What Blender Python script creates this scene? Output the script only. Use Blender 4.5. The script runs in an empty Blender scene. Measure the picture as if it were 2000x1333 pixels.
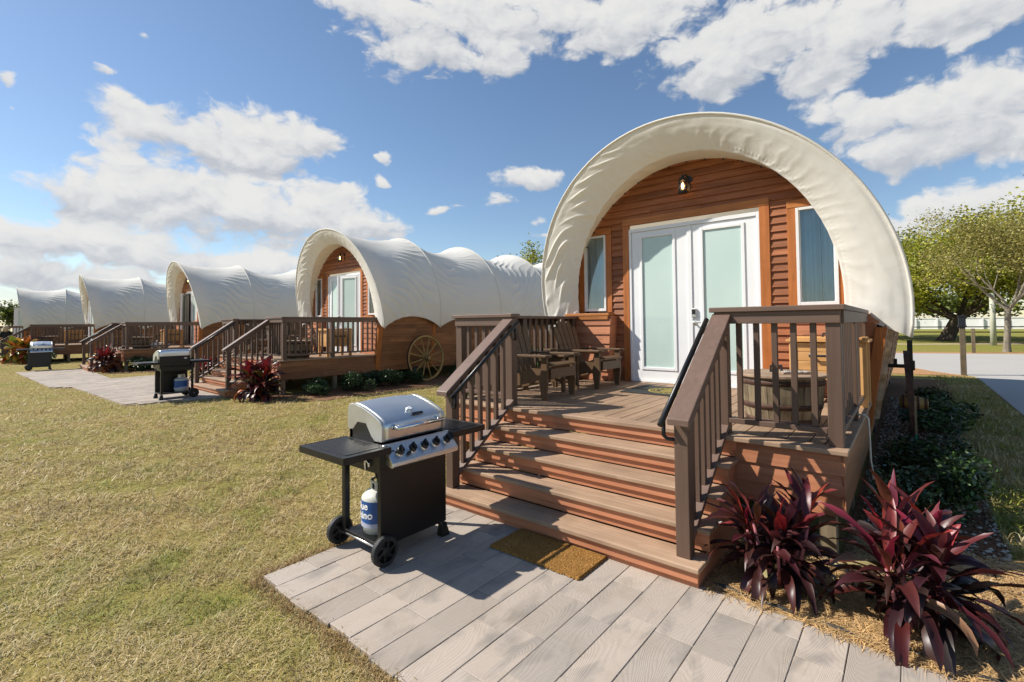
import bpy, math, random
import numpy as np
from mathutils import Vector, Matrix
PI = math.pi
R = math.radians
scene = bpy.context.scene
COL = scene.collection
rng = np.random.default_rng(7)
random.seed(7)

# ------------------------------------------------------------------ helpers
ORG = {}


class MB:
    """collects boxes, beams, tubes and grids, then links them as ONE mesh"""

    def __init__(s):
        s.v = []
        s.f = []
        s.c = None

    def add(s, verts, faces):
        b = len(s.v)
        s.v.extend([tuple(map(float, p)) for p in verts])
        s.f.extend([tuple(i + b for i in f) for f in faces])
        return s

    def box(s, x0, x1, y0, y1, z0, z1):
        return s.add([(x0, y0, z0), (x1, y0, z0), (x1, y1, z0), (x0, y1, z0), (x0, y0, z1), (x1, y0, z1), (x1, y1, z1), (x0, y1, z1)],
                     [(0, 3, 2, 1), (4, 5, 6, 7), (0, 1, 5, 4), (1, 2, 6, 5), (2, 3, 7, 6), (3, 0, 4, 7)])

    def hexa(s, lo, hi):
        """lo, hi: four points each, same winding (ccw seen from above)"""
        return s.add(list(lo) + list(hi), [(0, 3, 2, 1), (4, 5, 6, 7), (0, 1, 5, 4), (1, 2, 6, 5), (2, 3, 7, 6), (3, 0, 4, 7)])

    def beam(s, p, q, w, h, up=(0, 0, 1)):
        p, q = Vector(p), Vector(q)
        d = (q - p).normalized()
        u = Vector(up)
        a = d.cross(u)
        if a.length < 1e-5:
            a = d.cross(Vector((1, 0, 0)))
        a.normalize()
        b = a.cross(d).normalized()
        a, b = a * w / 2, b * h / 2
        lo = [p - a - b, p + a - b, p + a + b, p - a + b]
        hi = [q - a - b, q + a - b, q + a + b, q - a + b]
        return s.add(lo + hi, [(0, 1, 2, 3), (7, 6, 5, 4), (0, 4, 5, 1), (1, 5, 6, 2), (2, 6, 7, 3), (3, 7, 4, 0)])

    def slope(s, x0, x1, y0, z0, y1, z1, h):
        """board that climbs along y, with plumb-cut ends; z0,z1 = top face"""
        return s.hexa([(x0, y0, z0 - h), (x1, y0, z0 - h), (x1, y1, z1 - h), (x0, y1, z1 - h)],
                      [(x0, y0, z0), (x1, y0, z0), (x1, y1, z1), (x0, y1, z1)])

    def tube(s, pts, r, n=8, cap=True):
        pts = [Vector(p) for p in pts]
        rs = r if isinstance(r, (list, tuple)) else [r] * len(pts)
        base = len(s.v)
        prev = None
        for i, p in enumerate(pts):
            d = (pts[min(i + 1, len(pts) - 1)] - pts[max(i - 1, 0)])
            if d.length < 1e-9:
                d = Vector((0, 0, 1))
            d.normalize()
            if prev is None:
                a = d.cross(Vector((0, 0, 1)))
                if a.length < 1e-3:
                    a = d.cross(Vector((1, 0, 0)))
            else:
                a = prev - d * prev.dot(d)
            a.normalize()
            prev = a
            b = d.cross(a)
            for k in range(n):
                t = 2 * PI * k / n
                s.v.append(tuple(p + (a * math.cos(t) + b * math.sin(t)) * rs[i]))
        for i in range(len(pts) - 1):
            for k in range(n):
                k2 = (k + 1) % n
                s.f.append((base + i * n + k, base + i * n + k2, base + (i + 1) * n + k2, base + (i + 1) * n + k))
        if cap:
            s.f.append(tuple(base + k for k in reversed(range(n))))
            s.f.append(tuple(base + (len(pts) - 1) * n + k for k in range(n)))
        return s

    def lathe(s, prof, c, axis='z', n=24, cap=True):
        """prof: list of (radius, height along axis)"""
        c = Vector(c)
        base = len(s.v)
        for r, h in prof:
            for k in range(n):
                t = 2 * PI * k / n
                a, b = r * math.cos(t), r * math.sin(t)
                o = {'z': (a, b, h), 'x': (h, a, b), 'y': (b, h, a)}[axis]
                s.v.append(tuple(c + Vector(o)))
        for i in range(len(prof) - 1):
            for k in range(n):
                k2 = (k + 1) % n
                s.f.append((base + i * n + k, base + i * n + k2, base + (i + 1) * n + k2, base + (i + 1) * n + k))
        if cap:
            s.f.append(tuple(base + k for k in reversed(range(n))))
            s.f.append(tuple(base + (len(prof) - 1) * n + k for k in range(n)))
        return s

    def prism(s, poly, f0, f1):
        """poly: 2D points; f0,f1 map (a,b) to the two end planes"""
        n = len(poly)
        return s.add([f0(*p) for p in poly] + [f1(*p) for p in poly],
                     [tuple(range(n)), tuple(n + i for i in reversed(range(n)))] + [(i, n + i, n + (i + 1) % n, (i + 1) % n) for i in range(n)])

    def grid(s, P):
        n, m = P.shape[:2]
        b = len(s.v)
        s.v.extend(map(tuple, P.reshape(-1, 3).tolist()))
        for i in range(n - 1):
            for j in range(m - 1):
                k = b + i * m + j
                s.f.append((k, k + 1, k + m + 1, k + m))
        return s

    def build(s, name, mat, parent=None, org=None, smooth=False, bevel=0.0, label=None, colors=None, fix=True):
        me = bpy.data.meshes.new(name)
        o0 = Vector(org) if org is not None else (ORG[parent.name] if parent else Vector((0, 0, 0)))
        me.from_pydata([(p[0] - o0.x, p[1] - o0.y, p[2] - o0.z) for p in s.v], [], s.f)
        if fix:
            import bmesh
            bm = bmesh.new()
            bm.from_mesh(me)
            bmesh.ops.recalc_face_normals(bm, faces=bm.faces)
            bm.to_mesh(me)
            bm.free()
        if smooth:
            me.shade_smooth()
        if mat:
            me.materials.append(mat)
        if colors is not None:
            at = me.color_attributes.new('Col', 'FLOAT_COLOR', 'POINT')
            at.data.foreach_set('color', np.asarray(colors, dtype=np.float32).ravel())
        ob = bpy.data.objects.new(name, me)
        COL.objects.link(ob)
        ORG[ob.name] = o0
        if parent:
            ob.parent = parent
            ob.location = o0 - ORG[parent.name]
        else:
            ob.location = o0
        if bevel:
            b = ob.modifiers.new('Bevel', 'BEVEL')
            b.width = bevel
            b.segments = 2
            b.limit_method = 'ANGLE'
            b.angle_limit = R(40)
        if label:
            ob['label'] = label
        return ob


def thing(name, loc, label, cat, group=None):
    o = bpy.data.objects.new(name, None)
    o.empty_display_size = .2
    COL.objects.link(o)
    o.location = loc
    ORG[o.name] = Vector(loc)
    tag(o, label, cat, group)
    return o


def tag(o, label=None, cat=None, group=None, kind=None):
    if label:
        o['label'] = label
    if cat:
        o['category'] = cat
    if group:
        o['group'] = group
    if kind:
        o['kind'] = kind
    return o


def copy_tree(o, parent=None):
    c = o.copy()
    COL.objects.link(c)
    c.parent = parent
    for ch in list(o.children):
        copy_tree(ch, c)
    return c


def arrays_mesh(name, V, F, mat, cols=None, smooth=False):
    """fast mesh from numpy arrays; F: (n,k) faces of one size"""
    me = bpy.data.meshes.new(name)
    n, k = F.shape
    me.vertices.add(len(V))
    me.vertices.foreach_set('co', V.astype(np.float32).ravel())
    me.loops.add(n * k)
    me.loops.foreach_set('vertex_index', F.astype(np.int32).ravel())
    me.polygons.add(n)
    me.polygons.foreach_set('loop_start', (np.arange(n) * k).astype(np.int32))
    me.update(calc_edges=True)
    if cols is not None:
        at = me.color_attributes.new('Col', 'FLOAT_COLOR', 'POINT')
        c4 = np.c_[cols, np.ones(len(cols))].astype(np.float32)
        at.data.foreach_set('color', c4.ravel())
    if smooth:
        me.shade_smooth()
    me.materials.append(mat)
    me.validate()
    return me


def nz(x, y, s=0.0):
    """smooth cheap noise in about -1..1"""
    x = np.asarray(x, float)
    y = np.asarray(y, float)
    return (np.sin(x * 1.3 + 2.1 * np.sin(y * .9 + s) + s) + np.sin(y * 1.7 + 1.7 * np.sin(x * 1.1 + 2 * s) + 1.3 * s) + np.sin((x + y) * 2.9 + 1.3 * np.sin((x - y) * 2.3 + s) + 2.7 * s) * .6) / 2.6


# ------------------------------------------------------------------ materials
class NT:
    def __init__(s, name):
        s.m = bpy.data.materials.new(name)
        s.m.use_nodes = True
        s.t = s.m.node_tree
        s.t.nodes.clear()
        s.out = s.n('ShaderNodeOutputMaterial')

    def n(s, typ, **kw):
        nd = s.t.nodes.new(typ)
        for k, v in kw.items():
            if k == 'ins':
                for a, b in v.items():
                    if hasattr(b, 'links') or isinstance(b, bpy.types.NodeSocket):
                        s.t.links.new(b, nd.inputs[a])
                    else:
                        nd.inputs[a].default_value = b
            else:
                setattr(nd, k, v)
        return nd

    def link(s, a, b):
        s.t.links.new(a, b)

    def coord(s, scale=(1, 1, 1), rot=(0, 0, 0), loc=(0, 0, 0), kind='Object'):
        tc = s.n('ShaderNodeTexCoord')
        mp = s.n('ShaderNodeMapping', ins={'Vector': tc.outputs[kind], 'Scale': scale, 'Rotation': rot, 'Location': loc})
        return mp.outputs[0]

    def noise(s, vec, scale=5, detail=5, rough=.55, dist=0):
        return s.n('ShaderNodeTexNoise', ins={'Vector': vec, 'Scale': scale, 'Detail': detail, 'Roughness': rough, 'Distortion': dist}).outputs['Fac']

    def ramp(s, fac, stops):
        r = s.n('ShaderNodeValToRGB', ins={'Fac': fac})
        e = r.color_ramp.elements
        while len(e) < len(stops):
            e.new(.5)
        for i, (p, c) in enumerate(stops):
            e[i].position = p
            e[i].color = (c[0], c[1], c[2], 1)
        return r.outputs[0]

    def mix(s, fac, a, b, mode='MIX'):
        m = s.n('ShaderNodeMix', data_type='RGBA', blend_type=mode)
        for idx, val in ((0, fac), (6, a), (7, b)):
            if isinstance(val, bpy.types.NodeSocket):
                s.link(val, m.inputs[idx])
            else:
                m.inputs[idx].default_value = val if idx == 0 else (val[0], val[1], val[2], 1)
        return m.outputs[2]

    def math(s, op, a, b=0.0, c=None, clamp=False):
        m = s.n('ShaderNodeMath', operation=op, use_clamp=clamp)
        for i, val in enumerate((a, b) if c is None else (a, b, c)):
            if isinstance(val, bpy.types.NodeSocket):
                s.link(val, m.inputs[i])
            else:
                m.inputs[i].default_value = val
        return m.outputs[0]

    def mrange(s, v, a, b, c, d):
        m = s.n('ShaderNodeMapRange', ins={'Value': v, 'From Min': a, 'From Max': b, 'To Min': c, 'To Max': d})
        return m.outputs[0]

    def bump(s, h, strength=.3, dist=.01, nrm=None):
        b = s.n('ShaderNodeBump', ins={'Height': h, 'Strength': strength, 'Distance': dist})
        if nrm is not None:
            s.link(nrm, b.inputs['Normal'])
        return b.outputs[0]

    def bsdf(s, color, rough=.6, metal=0.0, nrm=None, spec=.5, **ins):
        p = s.n('ShaderNodeBsdfPrincipled')
        for k, val in (('Base Color', color), ('Roughness', rough), ('Metallic', metal), ('Specular IOR Level', spec), *ins.items()):
            if isinstance(val, bpy.types.NodeSocket):
                s.link(val, p.inputs[k])
            elif k in ('Base Color', 'Emission Color'):
                p.inputs[k].default_value = (val[0], val[1], val[2], 1)
            else:
                p.inputs[k].default_value = val
        if nrm is not None:
            s.link(nrm, p.inputs['Normal'])
        return p.outputs[0]

    def done(s, sh):
        s.link(sh, s.out.inputs[0])
        return s.m


def m_wood(name, ca, cb, axis=0, board=None, var=.25, rough=.6, grain=22, bump=.25, blotch=.25, spec=.3, knots=0.0):
    """axis: grain direction; board: (axis, size) gives every plank its own tone"""
    t = NT(name)
    sc = [grain, grain, grain]
    sc[axis] = 1.3
    vec = t.coord(tuple(sc))
    obj = t.n('ShaderNodeObjectInfo')
    if board:
        xyz = t.n('ShaderNodeSeparateXYZ', ins={0: t.coord()})
        row = t.math('FLOOR', t.math('DIVIDE', xyz.outputs[board[0]], board[1]))
        seg = t.math('FLOOR', t.math('DIVIDE', t.math('ADD', xyz.outputs[axis], t.math('MULTIPLY', t.math('FRACT', t.math('MULTIPLY', row, .37)), 3.0)), 2.6))
        comb = t.n('ShaderNodeCombineXYZ', ins={0: row, 1: seg})
        wn = t.n('ShaderNodeTexWhiteNoise', noise_dimensions='2D', ins={'Vector': comb.outputs[0]})
        rv = wn.outputs['Value']
        off = t.n('ShaderNodeVectorMath', operation='ADD', ins={0: vec, 1: t.n('ShaderNodeVectorMath', operation='SCALE', ins={0: wn.outputs['Color'], 'Scale': 40.0}).outputs[0]})
        vec = off.outputs[0]
    else:
        rv = obj.outputs['Random']
    g = t.noise(vec, 1.0, 6, .6, .6)
    col = t.ramp(g, [(.3, ca), (.72, cb)])
    bl = t.noise(t.coord((1.2, 1.2, 1.2)), 2.3, 4)
    v = t.math('ADD', t.mrange(rv, 0, 1, 1 - var, 1 + var), t.mrange(bl, .3, .7, -blotch, blotch))
    if knots:
        kn = t.n('ShaderNodeTexVoronoi', ins={'Vector': t.coord(tuple(2.2 if i == axis else 6.5 for i in range(3))), 'Scale': 1.0})
        v = t.math('MULTIPLY', v, t.mrange(kn.outputs['Distance'], .03, .16, 1 - knots, 1))
    hs = t.n('ShaderNodeHueSaturation', ins={'Color': col, 'Value': v})
    hs.inputs['Hue'].default_value = .5
    return t.done(t.bsdf(hs.outputs[0], rough, nrm=t.bump(g, bump, .004), spec=spec))


def m_plain(name, col, rough=.5, metal=0.0, var=.12, scale=6, bump=0.0, spec=.5, bscale=60):
    t = NT(name)
    n = t.noise(t.coord(), scale, 5)
    c = t.mix(t.mrange(n, .3, .7, 0, 1), [k * (1 - var) for k in col], [min(1, k * (1 + var)) for k in col])
    rr = t.mrange(t.noise(t.coord(), scale * 3, 4), .3, .7, max(.02, rough - .08), min(1, rough + .08))
    nr = t.bump(t.noise(t.coord(), bscale, 3), bump, .003) if bump else None
    return t.done(t.bsdf(c, rr, metal, nr, spec))


def m_leaf(name, rough=.45, trans=.25, tint=(1, 1, 1)):
    """leaf colour comes from the mesh's own per-leaf colour"""
    t = NT(name)
    a = t.n('ShaderNodeAttribute', attribute_name='Col').outputs['Color']
    a = t.mix(1.0, a, tint, 'MULTIPLY')
    p = t.bsdf(a, rough, spec=.4)
    tr = t.n('ShaderNodeBsdfTranslucent', ins={'Color': a}).outputs[0]
    mx = t.n('ShaderNodeMixShader', ins={0: trans, 1: p, 2: tr})
    return t.done(mx.outputs[0])


def m_canvas():
    t = NT('canvas')
    n = t.noise(t.coord(), 1.3, 5)
    c = t.mix(t.mrange(n, .3, .7, 0, 1), (.80, .775, .70), (.85, .83, .765))
    w1 = t.n('ShaderNodeTexNoise', ins={'Vector': t.coord((2.5, 2.5, 2.5)), 'Scale': 1.6, 'Detail': 4.0, 'Roughness': .5, 'Distortion': .8}).outputs['Fac']
    nr = t.bump(w1, .25, .02)
    nr = t.bump(t.noise(t.coord(), 240, 2), .08, .002, nr)
    p = t.bsdf(c, .75, nrm=nr, spec=.2)
    tr = t.n('ShaderNodeBsdfTranslucent', ins={'Color': (.84, .74, .56, 1)}).outputs[0]
    return t.done(t.n('ShaderNodeMixShader', ins={0: .25, 1: p, 2: tr}).outputs[0])


def m_glass(name, tint=(.8, .9, .9), op=.25, rough=.02):
    t = NT(name)
    tr = t.n('ShaderNodeBsdfTransparent', ins={'Color': (*tint, 1)}).outputs[0]
    gl = t.n('ShaderNodeBsdfGlossy', ins={'Color': (1, 1, 1, 1), 'Roughness': rough}).outputs[0]
    fr = t.n('ShaderNodeFresnel', ins={'IOR': 1.5}).outputs[0]
    fac = t.math('ADD', t.math('MULTIPLY', fr, 1.6), op * .25, clamp=True)
    return t.done(t.n('ShaderNodeMixShader', ins={0: fac, 1: tr, 2: gl}).outputs[0])


def m_blind():
    """pane with a pale green mini blind sealed between the sheets of glass"""
    t = NT('blind_glass')
    xyz = t.n('ShaderNodeSeparateXYZ', ins={0: t.coord()})
    s = t.math('FRACT', t.math('MULTIPLY', xyz.outputs[2], 62.0))
    line = t.mrange(s, .0, .22, .9, 1.0)
    n = t.noise(t.coord((1, 1, .7)), 1.2, 3)
    c = t.mix(t.mrange(n, .3, .7, 0, 1), (.47, .60, .545), (.55, .67, .61))
    c = t.mix(1.0, c, t.n('ShaderNodeCombineXYZ', ins={0: line, 1: line, 2: line}).outputs[0], 'MULTIPLY')
    return t.done(t.bsdf(c, .5, spec=.3, **{'Coat Weight': .9, 'Coat Roughness': .02}))


def m_steel(name, axis=1, col=(.74, .73, .70), rough=.33):
    t = NT(name)
    sc = [220, 220, 220]
    sc[axis] = 2
    b = t.noise(t.coord(tuple(sc)), 1, 3)
    sm = t.noise(t.coord(), 5, 5, .65)
    rr = t.mrange(sm, .35, .7, rough - .02, rough + .05)
    return t.done(t.bsdf(col, rr, 1.0))


M = {}
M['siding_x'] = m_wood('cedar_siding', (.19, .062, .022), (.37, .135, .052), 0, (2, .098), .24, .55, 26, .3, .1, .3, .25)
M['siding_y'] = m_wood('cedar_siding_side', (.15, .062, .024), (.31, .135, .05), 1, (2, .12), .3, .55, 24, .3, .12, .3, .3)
M['skirt_x'] = m_wood('redwood_skirt', (.34, .125, .055), (.52, .22, .115), 0, (2, .115), .12, .6, 26, .25, .12, .25, .2)
M['trim'] = m_wood('cedar_trim', (.33, .10, .022), (.48, .165, .040), 2, None, .1, .5, 26, .25, .15, .35, .2)
M['trim_x'] = m_wood('cedar_trim_level', (.33, .11, .025), (.50, .19, .05), 0, None, .1, .5, 26, .25, .15, .35, .2)
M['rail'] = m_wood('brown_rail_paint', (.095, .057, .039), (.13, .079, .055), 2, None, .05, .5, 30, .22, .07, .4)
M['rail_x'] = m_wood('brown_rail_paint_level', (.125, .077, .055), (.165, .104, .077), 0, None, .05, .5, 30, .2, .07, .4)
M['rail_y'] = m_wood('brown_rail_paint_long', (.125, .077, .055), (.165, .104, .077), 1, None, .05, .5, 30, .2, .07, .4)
M['deck'] = m_wood('composite_deck', (.235, .15, .092), (.335, .228, .148), 1, (0, .146), .13, .6, 34, .3, .15, .3)
M['tread'] = m_wood('composite_tread', (.285, .18, .112), (.41, .28, .185), 0, (1, .11), .07, .6, 34, .25, .16, .3)
M['riser'] = m_wood('redwood_riser', (.40, .155, .075), (.55, .24, .13), 0, None, .08, .6, 24, .2, .12, .25, .2)
M['canvas'] = m_canvas()
M['white'] = m_plain('white_door_paint', (.80, .80, .79), .35, var=.03, scale=2)
M['vinyl'] = m_plain('white_vinyl', (.74, .74, .72), .4, var=.03, scale=2)
M['blind'] = m_blind()
M['glass'] = m_glass('window_glass', (.78, .87, .9), .1)
M['clear'] = m_glass('clear_glass', (.95, .9, .8), .1)
M['curtain'] = m_plain('pale_curtain', (.62, .70, .76), .8, var=.1, scale=3)
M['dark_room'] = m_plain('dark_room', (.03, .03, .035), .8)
M['black'] = m_plain('black_powder_coat', (.0045, .0045, .0045), .38, var=.2, scale=30, bump=.05, bscale=300)
M['iron'] = m_plain('black_iron', (.012, .014, .018), .42, var=.2)
M['steel'] = m_steel('brushed_stainless')
M['chrome'] = m_steel('chrome', 0, (.75, .75, .74), .12)
M['alu'] = m_plain('cast_aluminium', (.56, .55, .50), .42, .75, .06, 5)
M['rubber'] = m_plain('black_rubber', (.018, .018, .018), .7, bump=.2, bscale=120)
M['plastic'] = m_plain('black_plastic', (.012, .012, .012), .38)
M['tank'] = m_plain('cream_tank_paint', (.56, .56, .50), .35, var=.06)
M['tank_blue'] = m_plain('blue_tank_label', (.016, .085, .29), .35, var=.06)
M['tank_silver'] = m_plain('silver_label', (.40, .42, .52), .4)
M['label_white'] = m_plain('white_lettering', (.82, .82, .82), .4, var=.02)
M['brass'] = m_plain('brass_valve', (.55, .38, .14), .35, .9)
M['pine'] = m_wood('pine_boards', (.50, .255, .085), (.70, .39, .15), 0, (2, .11), .1, .5, 26, .2, .1, .4, .25)
M['pine_z'] = m_wood('pine_posts', (.55, .29, .10), (.72, .42, .17), 2, None, .08, .5, 26, .2, .08, .4, .2)
M['stave'] = m_wood('weathered_oak_staves', (.10, .075, .045), (.36, .28, .18), 2, None, .1, .75, 16, .5, .35, .2)
M['lid_wood'] = m_wood('weathered_lid', (.24, .165, .11), (.37, .27, .19), 0, (1, .11), .12, .7, 24, .4, .2, .25)
M['rust'] = m_plain('rusty_hoop', (.085, .042, .028), .7, .3, .4, 18, .2)
M['chair'] = m_wood('brown_poly_lumber', (.10, .056, .027), (.145, .084, .042), 1, None, .06, .5, 34, .2, .06, .35)
M['old_wood'] = m_wood('wheel_wood', (.22, .14, .045), (.38, .26, .09), 2, None, .1, .6, 20, .3, .2, .3)
M['yellow'] = m_plain('yellow_print', (.38, .29, .05), .7)
M['mat_black'] = m_plain('black_rubber_mat', (.014, .016, .015), .75, bump=.4, bscale=140)
M['lumber'] = m_wood('treated_lumber', (.20, .15, .09), (.31, .245, .155), 2, None, .1, .7)
M['bark'] = m_wood('tree_bark', (.05, .038, .028), (.14, .11, .085), 2, None, .15, .9, 14, .8, .2, .1)
M['pale_bark'] = m_wood('pale_tree_bark', (.16, .135, .10), (.30, .26, .2), 2, None, .15, .9, 14, .8, .2, .1)
M['slab'] = m_wood('bark_edged_slab', (.18, .11, .06), (.46, .33, .22), 2, None, .2, .8, 8, .9, .4, .2, .4)
M['skin'] = m_plain('skin', (.50, .30, .21), .55)
M['hair'] = m_plain('blonde_hair', (.50, .38, .22), .6, var=.3, scale=40, bump=.3)
M['cloth_black'] = m_plain('black_cloth', (.015, .015, .018), .85)
M['cloth_denim'] = m_plain('dark_denim', (.02, .025, .045), .85)
M['bag'] = m_plain('white_plastic_bag', (.75, .75, .76), .35, var=.05, bump=.4, bscale=14)
M['leaf'] = m_leaf('leaf', .5, .3)
M['gloss_leaf'] = m_leaf('glossy_leaf', .40, .14)
M['grass'] = m_leaf('grass_blades', .6, .25)
M['straw'] = m_leaf('pine_needles', .7, .1)
M['pebble'] = m_leaf('pebbles', .8, .0)


def m_bulb():
    t = NT('lit_bulb')
    e = t.n('ShaderNodeEmission', ins={'Color': (1, .55, .2, 1), 'Strength': 9.0})
    return t.done(e.outputs[0])


M['bulb'] = m_bulb()


def m_coir():
    t = NT('coir')
    n = t.noise(t.coord((1, 1, 1)), 130, 4, .8)
    b = t.noise(t.coord(), 9, 4)
    c = t.ramp(n, [(.32, (.10, .042, .010)), (.5, (.36, .175, .045)), (.68, (.62, .36, .13))])
    c = t.mix(t.mrange(b, .35, .7, 0, .35), c, (.16, .09, .02))
    return t.done(t.bsdf(c, .95, nrm=t.bump(n, 1.0, .012), spec=.1))


M['coir'] = m_coir()


def m_paver():
    """concrete cast to look like grey weathered boards, each one with its own grain"""
    t = NT('wood_look_paver')
    rnd = t.n('ShaderNodeAttribute', attribute_name='Col')
    rc = rnd.outputs['Color']
    off = t.n('ShaderNodeVectorMath', operation='SCALE', ins={0: rc, 'Scale': 31.0}).outputs[0]
    base = t.n('ShaderNodeVectorMath', operation='ADD', ins={0: t.coord(), 1: off}).outputs[0]
    mp = t.n('ShaderNodeMapping', ins={'Vector': base, 'Scale': (7.0, 1.35, 1)}).outputs[0]
    big = t.n('ShaderNodeTexNoise', ins={'Vector': mp, 'Scale': .62, 'Detail': 1.5, 'Roughness': .4, 'Distortion': .35}).outputs['Fac']
    ring = t.math('SINE', t.math('ADD', t.math('MULTIPLY', big, 300.0), t.math('MULTIPLY', t.noise(base, 16, 3), 3.2)))
    ringv = t.mrange(ring, -1, 1, 0, 1)
    sep = t.n('ShaderNodeSeparateColor', ins={0: rc})
    tone = t.mix(sep.outputs[0], (.47, .395, .325), (.35, .30, .25))
    tone = t.mix(t.mrange(sep.outputs[1], .6, 1, 0, .30), tone, (.40, .36, .32))
    grey = t.mrange(t.n('ShaderNodeTexNoise', ins={'Vector': t.n('ShaderNodeMapping', ins={'Vector': base, 'Scale': (5.5, 2.4, 1)}).outputs[0], 'Scale': .95, 'Detail': 4.0, 'Distortion': .8}).outputs['Fac'], .52, .74, 0, 1)
    col = t.mix(t.math('MULTIPLY', grey, .80), tone, (.20, .185, .17))
    col = t.mix(t.math('MULTIPLY', t.math('SUBTRACT', 1.0, ringv), t.mrange(grey, 0, 1, .04, .20)), col, (.19, .155, .125))
    fine = t.noise(t.coord(), 130, 4, .7)
    col = t.mix(t.mrange(fine, .3, .75, .22, 0), col, (.20, .175, .15))
    dirt = t.noise(t.coord(), 3.1, 6, .7)
    col = t.mix(t.mrange(dirt, .50, .75, 0, .5), col, (.25, .20, .145))
    h = t.math('ADD', t.math('MULTIPLY', ringv, .45), t.math('MULTIPLY', fine, .5))
    return t.done(t.bsdf(col, .85, nrm=t.bump(h, .30, .004), spec=.2))


M['paver'] = m_paver()


def m_ground():
    t = NT('lawn_soil')
    v = t.coord()
    n1 = t.noise(v, .55, 6, .65)
    n2 = t.noise(v, 7, 5, .7)
    n3 = t.noise(t.coord((1, 1, 1)), 70, 3, .7)
    c = t.ramp(n2, [(.28, (.17, .11, .04)), (.5, (.36, .26, .095)), (.72, (.50, .375, .15))])
    g = t.ramp(n3, [(.3, (.15, .16, .03)), (.7, (.36, .35, .075))])
    m = t.math('ADD', t.mrange(n1, .40, .62, 0, .55), t.mrange(n2, .45, .7, 0, .35), clamp=True)
    pos = t.n('ShaderNodeSeparateXYZ', ins={0: v})
    far = t.math('MAXIMUM', t.mrange(pos.outputs[1], 20, 40, 0, .9), t.mrange(pos.outputs[0], -30, -60, 0, .6))
    m = t.math('MAXIMUM', m, far)
    c = t.mix(m, c, g)
    c = t.mix(t.mrange(n3, .25, .6, .45, 0), c, (.10, .075, .03))
    return t.done(t.bsdf(c, .95, nrm=t.bump(t.math('ADD', n3, n2), .8, .03), spec=.1))


M['ground'] = m_ground()


def m_speck(name, stops, s1=40, s2=4, bump=.8, dist=.02, rough=.95):
    t = NT(name)
    n = t.noise(t.coord(), s1, 5, .75, .4)
    c = t.ramp(n, stops)
    d = t.noise(t.coord(), s2, 5)
    c = t.mix(t.mrange(d, .4, .7, 0, .35), c, stops[0][1])
    return t.done(t.bsdf(c, rough, nrm=t.bump(n, bump, dist), spec=.15))


M['straw_bed'] = m_speck('pine_straw_bed', [(.28, (.20, .11, .035)), (.5, (.46, .28, .10)), (.75, (.60, .41, .18))], 60)
M['mulch'] = m_speck('bark_mulch', [(.3, (.06, .03, .016)), (.5, (.20, .10, .05)), (.72, (.36, .21, .12))], 34)
M['orange_mulch'] = m_speck('orange_mulch', [(.3, (.26, .13, .06)), (.55, (.46, .26, .13)), (.8, (.55, .36, .22))], 30)
M['asphalt'] = m_speck('pale_road', [(.3, (.34, .325, .30)), (.55, (.43, .41, .38)), (.8, (.5, .475, .44))], 60, .4, .2, .004, .9)
M['dirt'] = m_speck('sandy_track', [(.3, (.34, .24, .15)), (.6, (.48, .38, .27)), (.8, (.55, .45, .35))], 9, 1.2, .3)

# ------------------------------------------------------------------ terrain
PV = (-2.23, 5.2, 0.0)             # the point each cabin and its porch turn about
RISE = .11


def hgt(x):
    t = np.clip((-3.9 - np.asarray(x, float)) / 5.0, 0, 1)
    return RISE * t * t * (3 - 2 * t)


xs = np.unique(np.r_[np.linspace(-600, -60, 19), np.linspace(-60, -10, 41), np.linspace(-10, 3, 80), np.linspace(3, 60, 30), np.linspace(60, 600, 18)])
ys = np.unique(np.r_[np.linspace(-300, -20, 10), np.linspace(-20, 0, 21), np.linspace(0, 20, 60), np.linspace(20, 80, 40), np.linspace(80, 800, 22)])
G = np.zeros((len(xs), len(ys), 3))
G[..., 0] = xs[:, None]
G[..., 1] = ys[None]
G[..., 2] = hgt(G[..., 0]) - .004
near = np.exp(-((G[..., 0] + 2) ** 2 + (G[..., 1] - 4) ** 2) / 900)
G[..., 2] += (nz(G[..., 0] * .9, G[..., 1] * .9) - .8) * .006 * near
mb = MB()
mb.grid(G)
tag(mb.build('ground', M['ground'], smooth=True, fix=False), kind='structure')


def sheet(name, poly, z, mat, thick=.03, kind='structure', drape=False):
    mb = MB()
    n = len(poly)
    if drape:
        top = [(x, y, float(hgt(x)) + z) for x, y in poly]
    else:
        top = [(x, y, z) for x, y in poly]
    bot = [(p[0], p[1], p[2] - thick) for p in top]
    mb.add(top + bot, [tuple(range(n)), tuple(n + i for i in reversed(range(n)))] + [(i, (i + 1) % n, n + (i + 1) % n, n + i) for i in range(n)])
    return tag(mb.build(name, mat), kind=kind)


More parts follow.
